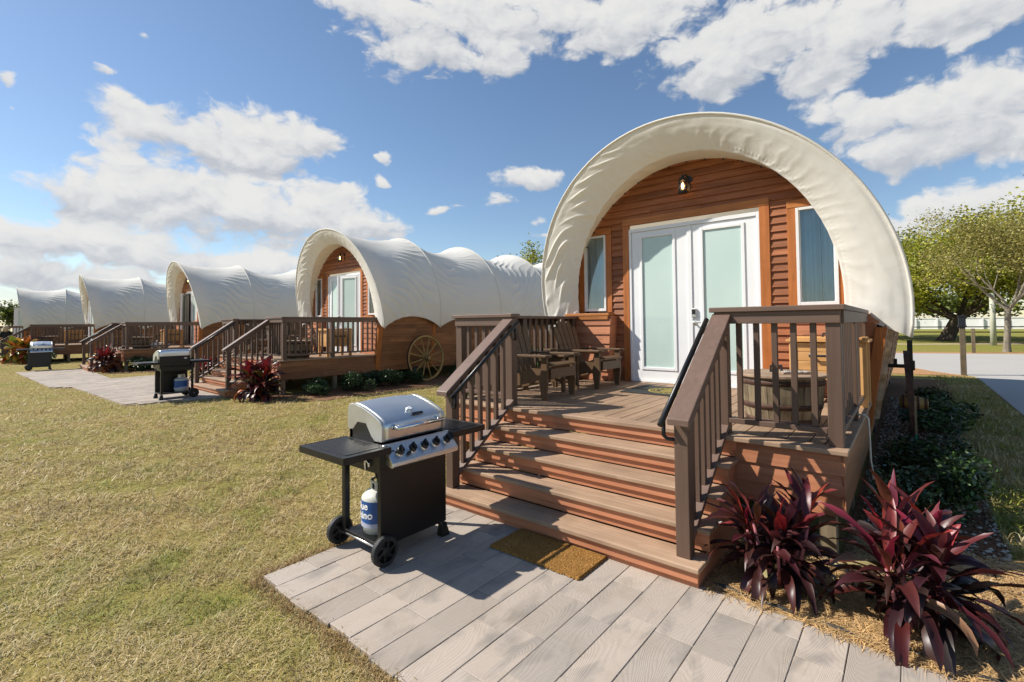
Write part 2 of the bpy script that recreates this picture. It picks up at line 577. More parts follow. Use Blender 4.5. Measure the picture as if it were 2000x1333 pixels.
# pavements: separate boards of concrete with open joints
def paving(name, inside, x0, x1, y0, y1, z, wid=.2, seed=1):
    r = np.random.default_rng(seed)
    mb = MB()
    cols = []
    x = x0
    while x < x1:
        y = y0 - r.uniform(0, .9)
        while y < y1:
            L = r.choice([.41, .62, .62, .62])
            a, b = max(y, y0), min(y + L, y1)
            if b - a > .05:
                jx, jy = r.choice([.0008, .0012, .0026]), r.choice([.001, .0014, .0022])
                cx0, cx1, cy0, cy1 = x + jx, x + wid - .0012, a + jy, b - .0006
                clip = inside(cx0, cx1, cy0, cy1)
                if clip:
                    for (p0, p1, q0, q1) in clip:
                        zt = z + r.uniform(-.0012, .0012)
                        tl = r.uniform(-.0015, .0015, 4)
                        nb = len(mb.v)
                        e = .0028
                        mb.add([(p0, q0, z - .05), (p1, q0, z - .05), (p1, q1, z - .05), (p0, q1, z - .05),
                                (p0, q0, zt - e), (p1, q0, zt - e), (p1, q1, zt - e), (p0, q1, zt - e),
                                (p0 + e, q0 + e, zt + tl[0]), (p1 - e, q0 + e, zt + tl[1]), (p1 - e, q1 - e, zt + tl[2]), (p0 + e, q1 - e, zt + tl[3])],
                               [(0, 1, 5, 4), (1, 2, 6, 5), (2, 3, 7, 6), (3, 0, 4, 7), (4, 5, 9, 8), (5, 6, 10, 9), (6, 7, 11, 10), (7, 4, 8, 11), (8, 9, 10, 11)])
                        c = r.uniform(0, 1, 3)
                        cols += [(c[0], c[1], c[2], 1)] * 12
            y += L
        x += wid
    return tag(mb.build(name, M['paver'], colors=cols), kind='structure')


def near_inside(a, b, c, d):
    if a < -3.3 or a > 7:
        return None
    # the bed edge runs slightly askew to the boards
    back = 3.035 if a < -1.0 else 3.035 - .075 * (a + 1.0)
    front = 1.40 + .015 * math.sin(a * 7)
    q0, q1 = max(c, front), min(d, back)
    return [(a, b, q0, q1)] if q1 - q0 > .04 else None


sheet('pavement_bed', [(-3.24, 1.43), (7, 1.43), (7, 2.45), (-1, 3.02), (-3.24, 3.02)], .006, M['dirt'], .02)
paving('pavement', near_inside, -3.27, 5.0, 1.38, 3.06, .022, .2, 5)

pad2 = [(-24.3, 2.0), (-17.2, 2.05), (-16.7, 2.42), (-11.95, 2.5), (-11.5, 4.25), (-13.9, 4.35), (-13.9, 5.0), (-18.6, 4.9), (-18.6, 3.55), (-21.6, 3.7), (-24.3, 3.85)]


def inpoly(x, y, poly):
    r = False
    n = len(poly)
    for i in range(n):
        xa, ya = poly[i]
        xb, yb = poly[(i + 1) % n]
        if (ya > y) != (yb > y) and x < (xb - xa) * (y - ya) / (yb - ya) + xa:
            r = not r
    return r


def far_inside(a, b, c, d):
    """the stretches of this board that lie inside the outline"""
    x = (a + b) / 2
    cr = []
    n = len(pad2)
    for i in range(n):
        (xa, ya), (xb, yb) = pad2[i], pad2[(i + 1) % n]
        if (xa > x) != (xb > x):
            cr.append(ya + (yb - ya) * (x - xa) / (xb - xa))
    cr.sort()
    out = []
    for p, q in zip(cr[::2], cr[1::2]):
        u, v = max(c, p), min(d, q)
        if v - u > .03:
            out.append((a, b, u, v))
    return out


sheet('pavement_bed', pad2, RISE + .004, M['dirt'], .02)
paving('pavement', far_inside, -24.4, -11.4, 1.95, 5.0, RISE + .022, .2, 9)

# ------------------------------------------------------------------ cabin
XC, ZC = -2.27, 1.90            # axis of the canvas arch
WALL = 6.657                    # plane of the front wall
BOWS = [6.40, 8.33, 10.9, 13.6, 16.3]
AA = [(2.29, 2.35), (2.27, 2.36), (2.27, 2.38), (2.27, 2.38), (2.27, 2.34)]
THM = 1.76


def bow(k, th):
    a, b = AA[k]
    x = XC + a * np.sin(th)
    z = ZC + b * np.cos(th)
    y = np.full_like(z, BOWS[k])
    if k == 0:
        y = 6.40 - .16 * (z - 1.7)
        x = x - .06 * (z - 2.0)
    return np.stack([x, y, z], -1)


def canvas_main():
    mb = MB()
    NU = 300
    per = [90, 80, 70, 60]
    S = np.concatenate([k + np.arange(n) / n for k, n in enumerate(per)] + [[4.0]])
    u = np.linspace(-1, 1, NU)
    P = np.zeros((len(S), NU, 3))
    for i, s in enumerate(S):
        k = min(int(s), 3)
        t = s - k
        sag = 4 * t * (1 - t)
        th = u * THM * (1 - .075 * sag ** .9)
        A, B = bow(k, th), bow(k + 1, th)
        p = A + (B - A) * t
        cs = np.cos(th)
        f = 1 - sag * (.022 + (.05 if k == 0 else .115) * np.clip(cs, 0, 1) ** 1.5 + (.02 if k else 0) * np.abs(np.sin(th)))
        p[:, 0] = XC + (p[:, 0] - XC) * f
        p[:, 2] = ZC + (p[:, 2] - ZC) * f
        arc = np.abs(th) * 2.2
        y = p[:, 1]
        # diagonal tension folds running down and back in the first two bays, mirrored behind
        sl = .62 if k < 2 else -.8
        n1 = nz(arc * 1.1 + 3 * (th > 0), y * 1.1, 1.0 + (th > 0))
        ph = (arc - sl * y) / .30 + 1.5 * n1
        fold = (.5 + .5 * np.cos(2 * PI * ph)) ** 4
        ph2 = (arc - sl * .8 * y) / .10 + 1.3 * n1
        fold2 = .5 + .5 * np.cos(2 * PI * ph2)
        amp = (.5 + .5 * nz(arc * .9 + 5, y * .8 + 2, 4.0 + (th > 0)))
        env = np.clip(sag * 1.2, 0, 1) ** .7
        d = env * (.036 * fold * np.clip(amp * 2.6 - .80, 0, 1.0) * (.35 + .65 * np.abs(np.sin(th))) + .002 * fold2 * amp)
        d += .012 * nz(arc * 2.0, y * 1.6, 8) * env
        p[:, 0] += np.sin(th) * d
        p[:, 2] += cs * d
        P[i] = p
    mb.grid(P)
    # the hoops show as thin raised seams
    for k in range(5):
        th = np.linspace(-THM, THM, 60)
        q = bow(k, th)
        q[:, 0] += np.sin(th) * .004
        q[:, 2] += np.cos(th) * .004
        mb.tube([tuple(p) for p in q], .016, 6)
    # rear of the cover
    th = np.linspace(-THM, THM, 60)
    q = bow(4, th)
    inner = q.copy()
    inner[:, 0] = XC + (inner[:, 0] - XC) * .55
    inner[:, 2] = ZC + (inner[:, 2] - ZC) * .55
    inner[:, 1] += .35
    core = np.stack([np.full(60, XC), np.full(60, 16.7), np.full(60, ZC)], -1)
    mb.grid(np.stack([q, inner, core]))
    return mb


def hem(th):
    x = XC + 1.72 * np.sin(th)
    z = ZC + 1.95 * np.cos(th)
    return np.stack([x, np.minimum(6.53 - .14 * (z - 1.7), 6.56), z], -1)


def wallring(th):
    return np.stack([XC - .03 + 1.84 * np.sin(th), np.full_like(th, 6.618), ZC + 1.955 * np.cos(th)], -1)


def canvas_hood():
    mb = MB()
    NU = 640
    u = np.linspace(-1, 1, NU)
    rows = []
    NR = 44
    for i in range(NR + 1):
        r = i / NR
        A = bow(0, u * THM)
        B = hem(u * 1.66)
        p = A + (B - A) * r
        th = u * 1.7
        left = np.clip(-th / 1.2, 0, 1)
        right = np.clip((th - .2) / 1.2, 0, 1)
        bulge = .05 * 4 * r * (1 - r)
        n1 = nz(th * 3, r * 2, 2)
        # gathers radiate from the drawn hem; long slanted folds on the left side
        g1 = (.5 + .5 * np.sin(th * 70 + 7 * n1 + r * 3)) ** 2.5 * r ** 1.8 * (1 - .5 * right) * (.35 + .65 * (.5 + .5 * nz(th * 5, r, 9)))
        g2 = (.5 + .5 * np.sin(th * 44 - r * 15 + 5.5 * n1 + 2.5 * nz(th * 2.2, r * .6, 15))) ** 4 * left * (4 * r * (1 - r)) ** .5 * np.clip(.35 + .9 * nz(th * 7 + 2, r * 2.4, 5), .05, 1)
        g3 = (.5 + .5 * np.sin(th * 34 + r * 9 + 2.6 * n1)) ** 2.5 * right * (4 * r * (1 - r)) ** .6 * (.2 + .8 * (.5 + .5 * nz(th * 3 + 4, r * 2, 7)))
        band = np.exp(-((r - .9) / .03) ** 2) * (.5 + .5 * np.sin(th * 260 + 7 * n1)) * .008 * (1 - .6 * right)
        lip = np.exp(-((r - .93) / .018) ** 2) * -.008
        d = bulge + .020 * g1 + .042 * g2 + .006 * g3 + band + lip + .006 * nz(th * 9, r * 6, 6) * min(1, 6 * r)
        if r < .12:
            d = d * (r / .12)
        if r > .97:
            d = d * .6
        p[:, 1] -= d * .85
        p[:, 0] += np.sin(th) * d * .35
        p[:, 2] += np.cos(th) * d * .35
        rows.append(p)
    H0 = rows[-1]
    for i in range(1, 13):
        r = i / 12
        B = wallring(u * 1.62)
        p = H0 + (B - H0) * r
        th = u * 1.66
        d = .03 * 4 * r * (1 - r) + .014 * np.sin(th * 34 + 5 * nz(th * 3, r, 3)) * 4 * r * (1 - r) + .012 * nz(th * 6, r * 0, 3) * r
        p[:, 0] += np.sin(th) * d * .6
        p[:, 2] += np.cos(th) * d * .6
        rows.append(p)
    mb.grid(np.stack(rows))
    return mb


def lap(mb, s0, s1, z0, z1, fn, e=.098, th=.02, cut=None):
    """lapped boards; fn(s, out, z) -> point; cut(z0,z1) -> list of (s0,s1) left over"""
    z = z0
    while z < z1 - .01:
        zt = min(z + e, z1)
        for a, b in (cut(z, zt) if cut else [(s0, s1)]):
            if b - a < .01:
                continue
            q = [(a, th, z), (b, th, z), (b, .004, zt), (a, .004, zt), (a, 0, z), (b, 0, z), (b, 0, zt), (a, 0, zt)]
            mb.add([fn(*p) for p in q], [(0, 1, 2, 3), (1, 0, 4, 5), (0, 3, 7, 4), (2, 1, 5, 6), (3, 2, 6, 7)])
        z += e


def minus(ivs, a, b):
    out = []
    for p, q in ivs:
        if b <= p or a >= q:
            out.append((p, q))
        else:
            if a > p:
                out.append((p, a))
            if b < q:
                out.append((b, q))
    return out


WINS = [(-3.955, -3.575), (-1.02, -.605)]
WZ0, WZ1 = 1.822, 2.995
DX0, DX1, DXM = -3.19, -1.42, -2.305
DZ0, DZ1 = .775, 3.022


def build_cabin():
    t = thing('wagon_cabin', PV, 'x', 'cabin', 'row of covered wagon cabins')
    canvas_main().build('canvas_cover', M['canvas'], t, smooth=True, fix=False)
    canvas_hood().build('canvas_hood', M['canvas'], t, smooth=True, fix=False)
    s0 = None
    for th in np.linspace(-1.6, 1.6, 25):
        p = wallring(np.array([th * 1.0]))[0]
        at = Vector((p[0] * .985 + XC * .015, p[1] - .02, p[2] * .99 + ZC * .01))
        if s0 is None:
            sn = MB()
            sn.lathe([(.012, -.012), (.012, .004), (.006, .008)], (0, 0, 0), 'y', 8)
            s0 = sn.build('snap', M['iron'], t, org=(0, 0, 0))
            o = s0
        else:
            o = s0.copy()
            COL.objects.link(o)
            o.parent = t
        o.location = at - ORG[t.name]
    # front wall of lapped boards
    def cut(z0, z1):
        zc = max(z0, z1 - .0)
        h = 2.03 * math.sqrt(max(.0, 1 - ((zc - ZC) / 2.14) ** 2)) if zc > ZC else 1.9
        iv = [(XC - h, XC + h)]
        for a, b in WINS:
            if z1 > WZ0 - .02 and z0 < WZ1 + .02:
                iv = minus(iv, a - .02, b + .02)
        if z0 < DZ1 + .02:
            iv = minus(iv, DX0 - .03, DX1 + .03)
        return iv
    mb = MB()
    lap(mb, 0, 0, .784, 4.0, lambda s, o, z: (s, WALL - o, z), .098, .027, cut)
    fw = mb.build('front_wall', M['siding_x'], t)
    mb = MB()
    mb.box(XC - 1.9, XC + 1.9, WALL + .004, WALL + .03, .4, 1.8)
    lk = MB()
    # casings
    y0, y1 = WALL - .034, WALL + .02
    def board(name, m_, *bx):
        mm = MB()
        mm.box(*bx)
        return mm.build(name, M[m_], t, bevel=.003)
    for a, b in ((DX0 - .10, DX0), (DX1, DX1 + .115)):
        board('casing', 'trim', a, b, y0, y1, .78, DZ1 + .06)
    for a, b in WINS:
        board('casing', 'trim', a - .095, a, y0 + .002, y1, WZ0 - .02, WZ1 + .005)
        board('casing', 'trim', b, b + .095, y0 + .002, y1, WZ0 - .02, WZ1 + .005)
    board('lintel', 'trim_x', DX0 - .10, DX1 + .115, y0 - .004, y1, DZ1 + .062, DZ1 + .155)
    for a, b in WINS:
        board('lintel', 'trim_x', a - .095, b + .095, y0 - .002, y1, WZ1 + .008, WZ1 + .10)
    # windows
    for a, b in WINS:
        f = MB()
        w = .032
        ya, yb = WALL - .045, WALL + .03
        f.box(a, a + w, ya, yb, WZ0, WZ1)
        f.box(b - w, b, ya, yb, WZ0, WZ1)
        f.box(a + w, b - w, ya + .001, yb, WZ1 - w, WZ1)
        f.box(a + w, b - w, ya + .001, yb, WZ0, WZ0 + w + .008)
        f.box(a + w, a + w + .012, ya + .018, yb, WZ0 + w, WZ1 - w)
        f.box(b - w - .012, b - w, ya + .018, yb, WZ0 + w, WZ1 - w)
        wf = f.build('window', M['vinyl'], t, bevel=.003)
        g = MB()
        g.box(a + w, b - w, WALL - .012, WALL - .006, WZ0 + w, WZ1 - w)
        g.build('pane', M['glass'], wf)
        c = MB()
        xs_ = np.linspace(a + .0, b - .0, 60)
        zs_ = np.linspace(WZ0 - .02, WZ1 + .02, 5)
        P = np.zeros((5, 60, 3))
        for i in range(5):
            P[i, :, 0] = xs_
            P[i, :, 1] = WALL + .095 + .05 * np.sin(xs_ * 62 + .12 * i) * (.7 + .3 * np.sin(xs_ * 21)) + .012 * np.sin(xs_ * 33 + 1)
            P[i, :, 2] = zs_[i]
        c.grid(P)
        c.build('curtain', M['curtain'], wf, smooth=True, fix=False)
        d = MB()
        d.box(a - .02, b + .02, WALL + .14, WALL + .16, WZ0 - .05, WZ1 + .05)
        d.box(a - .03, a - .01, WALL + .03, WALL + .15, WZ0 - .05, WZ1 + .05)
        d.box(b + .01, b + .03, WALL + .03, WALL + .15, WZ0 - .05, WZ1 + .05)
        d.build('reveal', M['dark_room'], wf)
    # door frame and two leaves
    f = MB()
    f.box(DX0, DX0 + .035, WALL - .03, WALL + .09, DZ0 + .01, DZ1)
    f.box(DX1 - .035, DX1, WALL - .03, WALL + .09, DZ0 + .01, DZ1)
    f.box(DX0 + .035, DX1 - .035, WALL - .029, WALL + .09, DZ1 - .05, DZ1)
    f.box(DX0 + .035, DX1 - .035, WALL - .04, WALL + .09, DZ0 + .004, DZ0 + .03)
    f.build('door_frame', M['white'], t, bevel=.003)
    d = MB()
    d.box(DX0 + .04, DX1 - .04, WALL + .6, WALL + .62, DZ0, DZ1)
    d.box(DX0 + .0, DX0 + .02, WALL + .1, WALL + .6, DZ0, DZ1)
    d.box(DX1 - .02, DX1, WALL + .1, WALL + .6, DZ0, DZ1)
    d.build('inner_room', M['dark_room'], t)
    for side in (0, 1):
        x0, x1 = ((DX0 + .037, DXM - .004), (DXM + .002, DX1 - .037))[side]
        hinge = (x0 if side == 0 else x1, WALL - .004, DZ0 + .03)
        gx0, gx1 = ((-3.02, -2.505), (-2.15, -1.605))[side]
        gz0, gz1 = .965, 2.905
        ya, yb = WALL - .012, WALL + .034
        zb, zt = DZ0 + .033, DZ1 - .053
        f = MB()
        f.box(x0, gx0, ya, yb, zb, zt)
        f.box(gx1, x1, ya, yb, zb, zt)
        f.box(gx0, gx1, ya, yb, zb, gz0)
        f.box(gx0, gx1, ya, yb, gz1, zt)
        if side == 1:
            f.box(x0 - .028, x0 + .03, ya - .014, ya - .001, zb, zt)     # astragal between the leaves
        dr = f.build('door', M['white'], t, org=hinge, bevel=.002)
        mo = MB()
        w = .032
        mo.box(gx0 - .008, gx0 + w, ya - .013, yb - .005, gz0 - .008, gz1 + .008)
        mo.box(gx1 - w, gx1 + .008, ya - .013, yb - .005, gz0 - .008, gz1 + .008)
        mo.box(gx0 + w, gx1 - w, ya - .012, yb - .005, gz0 - .008, gz0 + w)
        mo.box(gx0 + w, gx1 - w, ya - .012, yb - .005, gz1 - w, gz1 + .008)
        mo.build('glazing_bead', M['white'], dr, bevel=.004)
        p = MB()
        p.box(gx0 + w, gx1 - w, ya + .006, ya + .02, gz0 + w, gz1 - w)
        p.build('pane', M['blind'], dr)
        if side == 1:
            k = MB()
            lx = DXM + .052
            k.box(lx - .033, lx + .033, ya - .03, ya - .002, 1.70, 1.825)
            k.build('keypad_lock', M['alu'], dr, bevel=.008)
            k = MB()
            k.box(lx - .024, lx + .024, ya - .034, ya - .0285, 1.745, 1.81)
            k.build('keypad', M['plastic'], dr, bevel=.002)
            k = MB()
            k.lathe([(.027, 0), (.027, -.012), (.012, -.016), (.012, -.05)], (lx, ya, 1.63), 'y', 16)
            k.beam((lx, ya - .05, 1.63), (lx + .10, ya - .052, 1.632), .016, .02)
            k.build('handle', M['alu'], dr, bevel=.002)
    # wall lantern
    lx, ly, lz = -2.335, WALL - .13, 3.50
    b = MB()
    b.lathe([(.045, -.035), (.045, -.02), (.02, -.008)], (lx + .05, WALL - .0, lz + .1), 'y', 16)
    b.box(lx + .03, lx + .07, WALL - .03, WALL - .005, lz - .06, lz + .14)
    b.tube([(lx + .05, WALL - .03, lz + .1), (lx + .035, WALL - .09, lz + .155), (lx, ly, lz + .13)], .009, 8)
    b.lathe([(.062, -.105), (.066, -.085), (.052, -.075), (.052, -.068)], (lx, ly, lz), 'z', 20)
    b.lathe([(.05, .065), (.06, .07), (.045, .10), (.022, .118), (.022, .14), (.008, .15)], (lx, ly, lz), 'z', 20)
    for k in range(4):
        a = PI / 4 + k * PI / 2
        b.tube([(lx + .055 * math.cos(a), ly + .055 * math.sin(a), lz - .08), (lx + .068 * math.cos(a), ly + .068 * math.sin(a), lz), (lx + .052 * math.cos(a), ly + .052 * math.sin(a), lz + .075)], .004, 6)
    ln = b.build('wall_lantern', M['iron'], t, smooth=False)
    g = MB()
    g.lathe([(.045, -.07), (.056, -.03), (.058, 0), (.052, .04), (.042, .066)], (lx, ly, lz), 'z', 20, cap=False)
    g.build('lamp_glass', M['clear'], ln, smooth=True)
    g = MB()
    g.lathe([(.006, -.045), (.018, -.02), (.02, .0), (.012, .025), (.004, .04)], (lx, ly, lz), 'z', 12)
    g.build('bulb', M['bulb'], ln, smooth=True)
    # wagon box: flared sides and front panels under the windows
    mb = MB()
    yf, yr = 6.43, 16.35
    zt, zb = 1.80, .33
    fl = lambda z: .22 * (z - zb) / (zt - zb)
    for sgn, xb in ((1, -.385), (-1, -4.115)):
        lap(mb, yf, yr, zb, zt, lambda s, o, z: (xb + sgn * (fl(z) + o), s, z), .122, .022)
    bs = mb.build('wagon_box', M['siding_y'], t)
    for sgn, xb in ((1, -.385), (-1, -4.115)):
        for yy in (yf, 8.2, 10.9, 13.6, yr - .1):
            mb = MB()
            zc = 1.56
            w = .10 if yy == yf else .03
            a, b2 = xb + sgn * .026, xb + sgn * (fl(zc) + .026)
            x0, x1 = (a - w, a) if sgn > 0 else (a, a + w)
            x2, x3 = (b2 - w, b2) if sgn > 0 else (b2, b2 + w)
            y0_ = yy - (.03 if yy == yf else 0)
            mb.hexa([(x0, y0_, zb), (x1, y0_, zb), (x1, yy + .1, zb), (x0, yy + .1, zb)], [(x2, y0_, zc), (x3, y0_, zc), (x3, yy + .1, zc), (x2, yy + .1, zc)])
            mb.build('corner_board', M['trim'], t, bevel=.003)
    # solid core behind the boards so no daylight passes
    mb = MB()
    mb.box(-4.12, -4.05, 6.48, 16.3, .36, 1.70)
    mb.box(-.45, -.38, 6.48, 16.3, .36, 1.70)
    mb.box(-4.0, -.46, 16.2, 16.3, .4, 3.4)
    mb.box(-4.0, -.5, 6.9, 16.2, .4, .7)
    mb.build('box_lining', M['dark_room'], t)
    yp = 6.45
    for k, (x0, x1) in enumerate(((-4.20, -3.43), (-1.08, -.50))):
        mb = MB()
        def cutp(z0, z1, k=k):
            o = fl(z0)
            i = .07 * (z0 - .78)
            return [(-4.115 - o + .05, -3.47 + i)] if k == 0 else [(-1.02 - i * .6, -.385 + o - .05)]
        lap(mb, 0, 0, .784, 1.745, lambda s, o, z: (s, yp - o, z), .1372, .022, cutp)
        xr, dx = ((-3.47, .068), (-1.02, -.041))[k]
        xq = xr - .03 if k == 0 else xr + .03
        mb.hexa([(xr, yp - .004, .784), (xr, WALL, .784), (xq, WALL, .784), (xq, yp - .004, .784)], [(xr + dx, yp - .004, 1.745), (xr + dx, WALL, 1.745), (xq + dx, WALL, 1.745), (xq + dx, yp - .004, 1.745)])
        fp = mb.build('front_panel', M['skirt_x'], t)
        cap = MB()
        cap.box(x0, x1, yp - .035, WALL - .036, 1.748, 1.788)
        cap.build('panel_cap', M['trim_x'], fp, bevel=.004)
        fr = MB()
        fr.box(x0 + .02, x1 - .02, yp - .03, yp + .0, 1.69, 1.745)
        fr.build('panel_frieze', M['trim_x'], fp, bevel=.003)
    # running gear in the dark under the box
    mb = MB()
    for yy in (7.7, 13.8):
        mb.box(-4.1, -.36, yy - .08, yy + .08, .22, .38)
    for x in (-3.5, -1.0):
        mb.box(x - .06, x + .06, 6.4, 16.2, .36, .5)
    for x in (-3.7, -.75):
        for yy in (7.0, 10.0, 13.0, 16.0):
            mb.box(x - .1, x + .1, yy - .2, yy + .2, 0.0, .38)
    mb.build('undercarriage', M['dark_room'], t)
    return t


# ------------------------------------------------------------------ porch
YE = [2.945, 3.165, 3.387, 3.610, 3.83]
RS = .155
DK = .775
PL, PR = -4.03, -.40          # post lines left and right
NLX, NRX = -3.28, -1.13       # the newels beside the stairs
YP = 3.965


def build_porch():
    t = thing('porch_deck', PV, 'x', 'porch', 'porches of the wagon cabins')
    mb = MB()
    x = -3.93
    while x < -.48:
        mb.box(x, min(x + .140, -.475), 3.985, 6.66, DK - .032, DK)
        x += .1463
    mb.build('deck_boards', M['deck'], t, bevel=.004)
    mb = MB()
    mb.box(-4.085, -.325, YE[4], 3.978, DK - .034, DK + .0015)
    mb.build('edge_board', M['tread'], t, bevel=.006)
    for a, b in ((-.468, -.325), (-4.085, -3.938)):
        mb = MB()
        mb.box(a, b, 3.982, 6.4, DK - .034, DK + .001)
        mb.build('edge_board', M['deck'], t, bevel=.006)
    # skirts
    for a, b in ((-4.06, -3.30), (-1.03, -.35)):
        mb = MB()
        lap(mb, a, b, .335, DK - .036, lambda s, o, z: (s, 3.872 - o, z), .135, .02)
        mb.build('skirt', M['skirt_x'], t)
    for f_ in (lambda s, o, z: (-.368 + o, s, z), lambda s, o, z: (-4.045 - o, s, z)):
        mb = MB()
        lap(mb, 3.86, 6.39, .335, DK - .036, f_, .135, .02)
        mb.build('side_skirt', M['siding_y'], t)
    for x in (-3.95, -2.9, -1.5, -.46):
        for y in (3.95, 5.2):
            mb = MB()
            mb.box(x - .05, x + .05, y - .05, y + .05, -.02, DK - .23)
            mb.build('support_post', M['lumber'], t, bevel=.004)
    mb = MB()
    for x in np.arange(-3.9, -.4, .4):
        mb.box(x - .02, x + .02, 3.9, 6.6, DK - .22, DK - .036)
    mb.build('joists', M['lumber'], t)
    # stairs
    st = MB()
    xl, xr = -3.325, -1.005
    for xx in (xl + .02, xr - .045, -2.16):
        poly = [(YE[0] + .064, 0.0)]
        for i in range(4):
            poly += [(YE[i] + .064, RS * (i + 1) - .034), (YE[i + 1] + .064, RS * (i + 1) - .034)]
        poly += [(3.90, RS * 4 - .034), (3.90, 0.0)]
        st = MB()
        st.prism(poly, lambda a, b: (xx, a, b), lambda a, b: (xx + .025, a, b))
        st.build('stringer', M['riser'], t)
    for i in range(4):
        tr = MB()
        y0, y1 = YE[i], YE[i + 1]
        ym = y0 + .118
        tr.box(xl, xr, y0, ym - .003, RS * (i + 1) - .032, RS * (i + 1))
        tr.box(xl, xr, ym + .002, y1 + .03, RS * (i + 1) - .032, RS * (i + 1) - .0005)
        tr.build('tread', M['tread'], t, bevel=.006)
    for i in range(5):
        r = MB()
        y = YE[i]
        zt = RS * (i + 1) - .034
        zb = RS * i
        r.box(xl + .015, xr - .012, y + .022, y + .042, zb + .058, zt)
        r.box(xl + .015, xr - .018, y + .044, y + .06, zb + .001, zb + .066)
        r.build('riser', M['riser'], t, bevel=.003)
    # railings
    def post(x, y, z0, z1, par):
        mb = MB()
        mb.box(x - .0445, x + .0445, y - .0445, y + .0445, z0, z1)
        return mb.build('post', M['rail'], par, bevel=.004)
    bal_me = {}

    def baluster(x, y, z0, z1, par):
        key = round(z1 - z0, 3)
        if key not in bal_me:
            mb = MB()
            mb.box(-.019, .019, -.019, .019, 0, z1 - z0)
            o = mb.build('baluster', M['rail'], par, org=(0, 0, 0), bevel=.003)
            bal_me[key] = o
        else:
            o = bal_me[key].copy()
            COL.objects.link(o)
            o.parent = par
        o.location = Vector((x, y, z0)) - ORG[par.name]
        return o
    zc = DK + .97
    # across the front
    for x0, x1 in ((PL, NLX), (NRX, PR)):
        mb = MB()
        mb.box(x0 - .045, x1 + .045, YP - .062, YP - .0235, zc - .127, zc - .0385)
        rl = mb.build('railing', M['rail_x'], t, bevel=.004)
        mb = MB()
        mb.box(x0 + .046, x1 - .046, YP - .045, YP + .045, DK + .085, DK + .123)
        mb.build('bottom_rail', M['rail_x'], rl, bevel=.004)
        mb = MB()
        mb.box(x0 - .075, x1 + .075, YP - .085, YP + .06, zc - .038, zc)
        mb.build('cap_rail', M['rail_x'], rl, bevel=.005)
        post(x0, YP, DK + .002, zc - .039, rl)
        post(x1, YP, DK + .002, zc - .039, rl)
        n = 5
        for k in range(n):
            baluster(x0 + (x1 - x0) * (k + 1) / (n + 1), YP - .003, DK + .1235, zc - .039, rl)
    # along both sides
    for x in (PL, PR):
        s = 1 if x == PR else -1
        mb = MB()
        ye = 6.36
        xo = x + s * .043
        mb.box(xo - .0195, xo + .0195, YP - .02, ye + .045, zc - .127, zc - .0385)
        rl = mb.build('railing', M['rail_y'], t, bevel=.004)
        for a, b in ((YP + .046, 5.12 - .046), (5.12 + .046, ye - .046)):
            mb = MB()
            mb.box(x - .045, x + .045, a, b, DK + .085, DK + .123)
            mb.build('bottom_rail', M['rail_y'], rl, bevel=.004)
        mb = MB()
        mb.box(x - .07, x + .07, YP + .062, ye + .06, zc - .038, zc)
        mb.build('cap_rail', M['rail_y'], rl, bevel=.005)
        post(x, 5.12, DK + .002, zc - .039, rl)
        post(x, ye, DK + .002, zc - .039, rl)
        for a, b in ((YP, 5.12), (5.12, ye)):
            n = 8
            for k in range(n):
                baluster(x, a + (b - a) * (k + 1) / (n + 1), DK + .1235, zc - .0395, rl)
    # down the stairs
    for x, s in ((NLX, -1), (NRX, 1)):
        yl = 3.08
        xn = x + (0.025 if s < 0 else 0)
        mb = MB()
        ya, yb = yl - .01, YP - .05
        sl = .70
        zl = lambda y: .155 + .105 + (y - yl) * sl
        zcap = lambda y: 1.715 - (3.93 - y) * sl
        mb.slope(min(xn + s * .022, xn + s * .06), max(xn + s * .022, xn + s * .06), yl - .045, zcap(yl - .045) - .045, yb, zcap(yb) - .045, .085)
        rl = mb.build('stair_railing', M['rail_y'], t, bevel=.004)
        mb = MB()
        mb.slope(xn - .045, xn + .045, ya + .056, zl(ya + .056), yb, zl(yb), .042)
        mb.build('bottom_rail', M['rail_y'], rl, bevel=.004)
        mb = MB()
        xc = xn + s * .012
        mb.slope(xc - .07, xc + .07, yl - .125, zcap(yl - .125), 3.905, zcap(3.905), .042)
        mb.build('cap_rail', M['rail_y'], rl, bevel=.006)
        mb = MB()
        z1 = zcap(yl) - .046
        mb.hexa([(xn - .0445, yl - .0445, RS + .001), (xn + .0445, yl - .0445, RS + .001), (xn + .0445, yl + .0445, RS + .001), (xn - .0445, yl + .0445, RS + .001)],
                [(xn - .0445, yl - .0445, z1 - .031), (xn + .0445, yl - .0445, z1 - .031), (xn + .0445, yl + .0445, z1 + .031), (xn - .0445, yl + .0445, z1 + .031)])
        mb.build('newel_post', M['rail'], rl, bevel=.004)
        for k in range(6):
            y = yl + .135 + k * .117
            baluster(xn + s * .0, y, zl(y) - .06, round(zl(y) - .06 + .85, 3), rl)
        h = MB()
        xi = xn - s * .105
        za = zcap(yl - .11) - .06
        h.tube([(xi, yl - .115, za), (xi, 3.92, za + (3.92 - yl + .115) * sl)], .019, 12)
        h.tube([(xi, yl - .06, za + .02), (xi, yl - .06, za - .075), (xi + s * .02, yl - .05, za - .095), (xn - s * .044, yl - .045, za - .095)], .013, 10)
        h.tube([(xi, YP - .1, za + (YP - .1 - yl + .115) * sl), (xi, YP - .08, za + .49), (xn - s * .044, YP - .04, za + .49)], .013, 10)
        h.build('handrail', M['black'], rl, smooth=True)
    return t


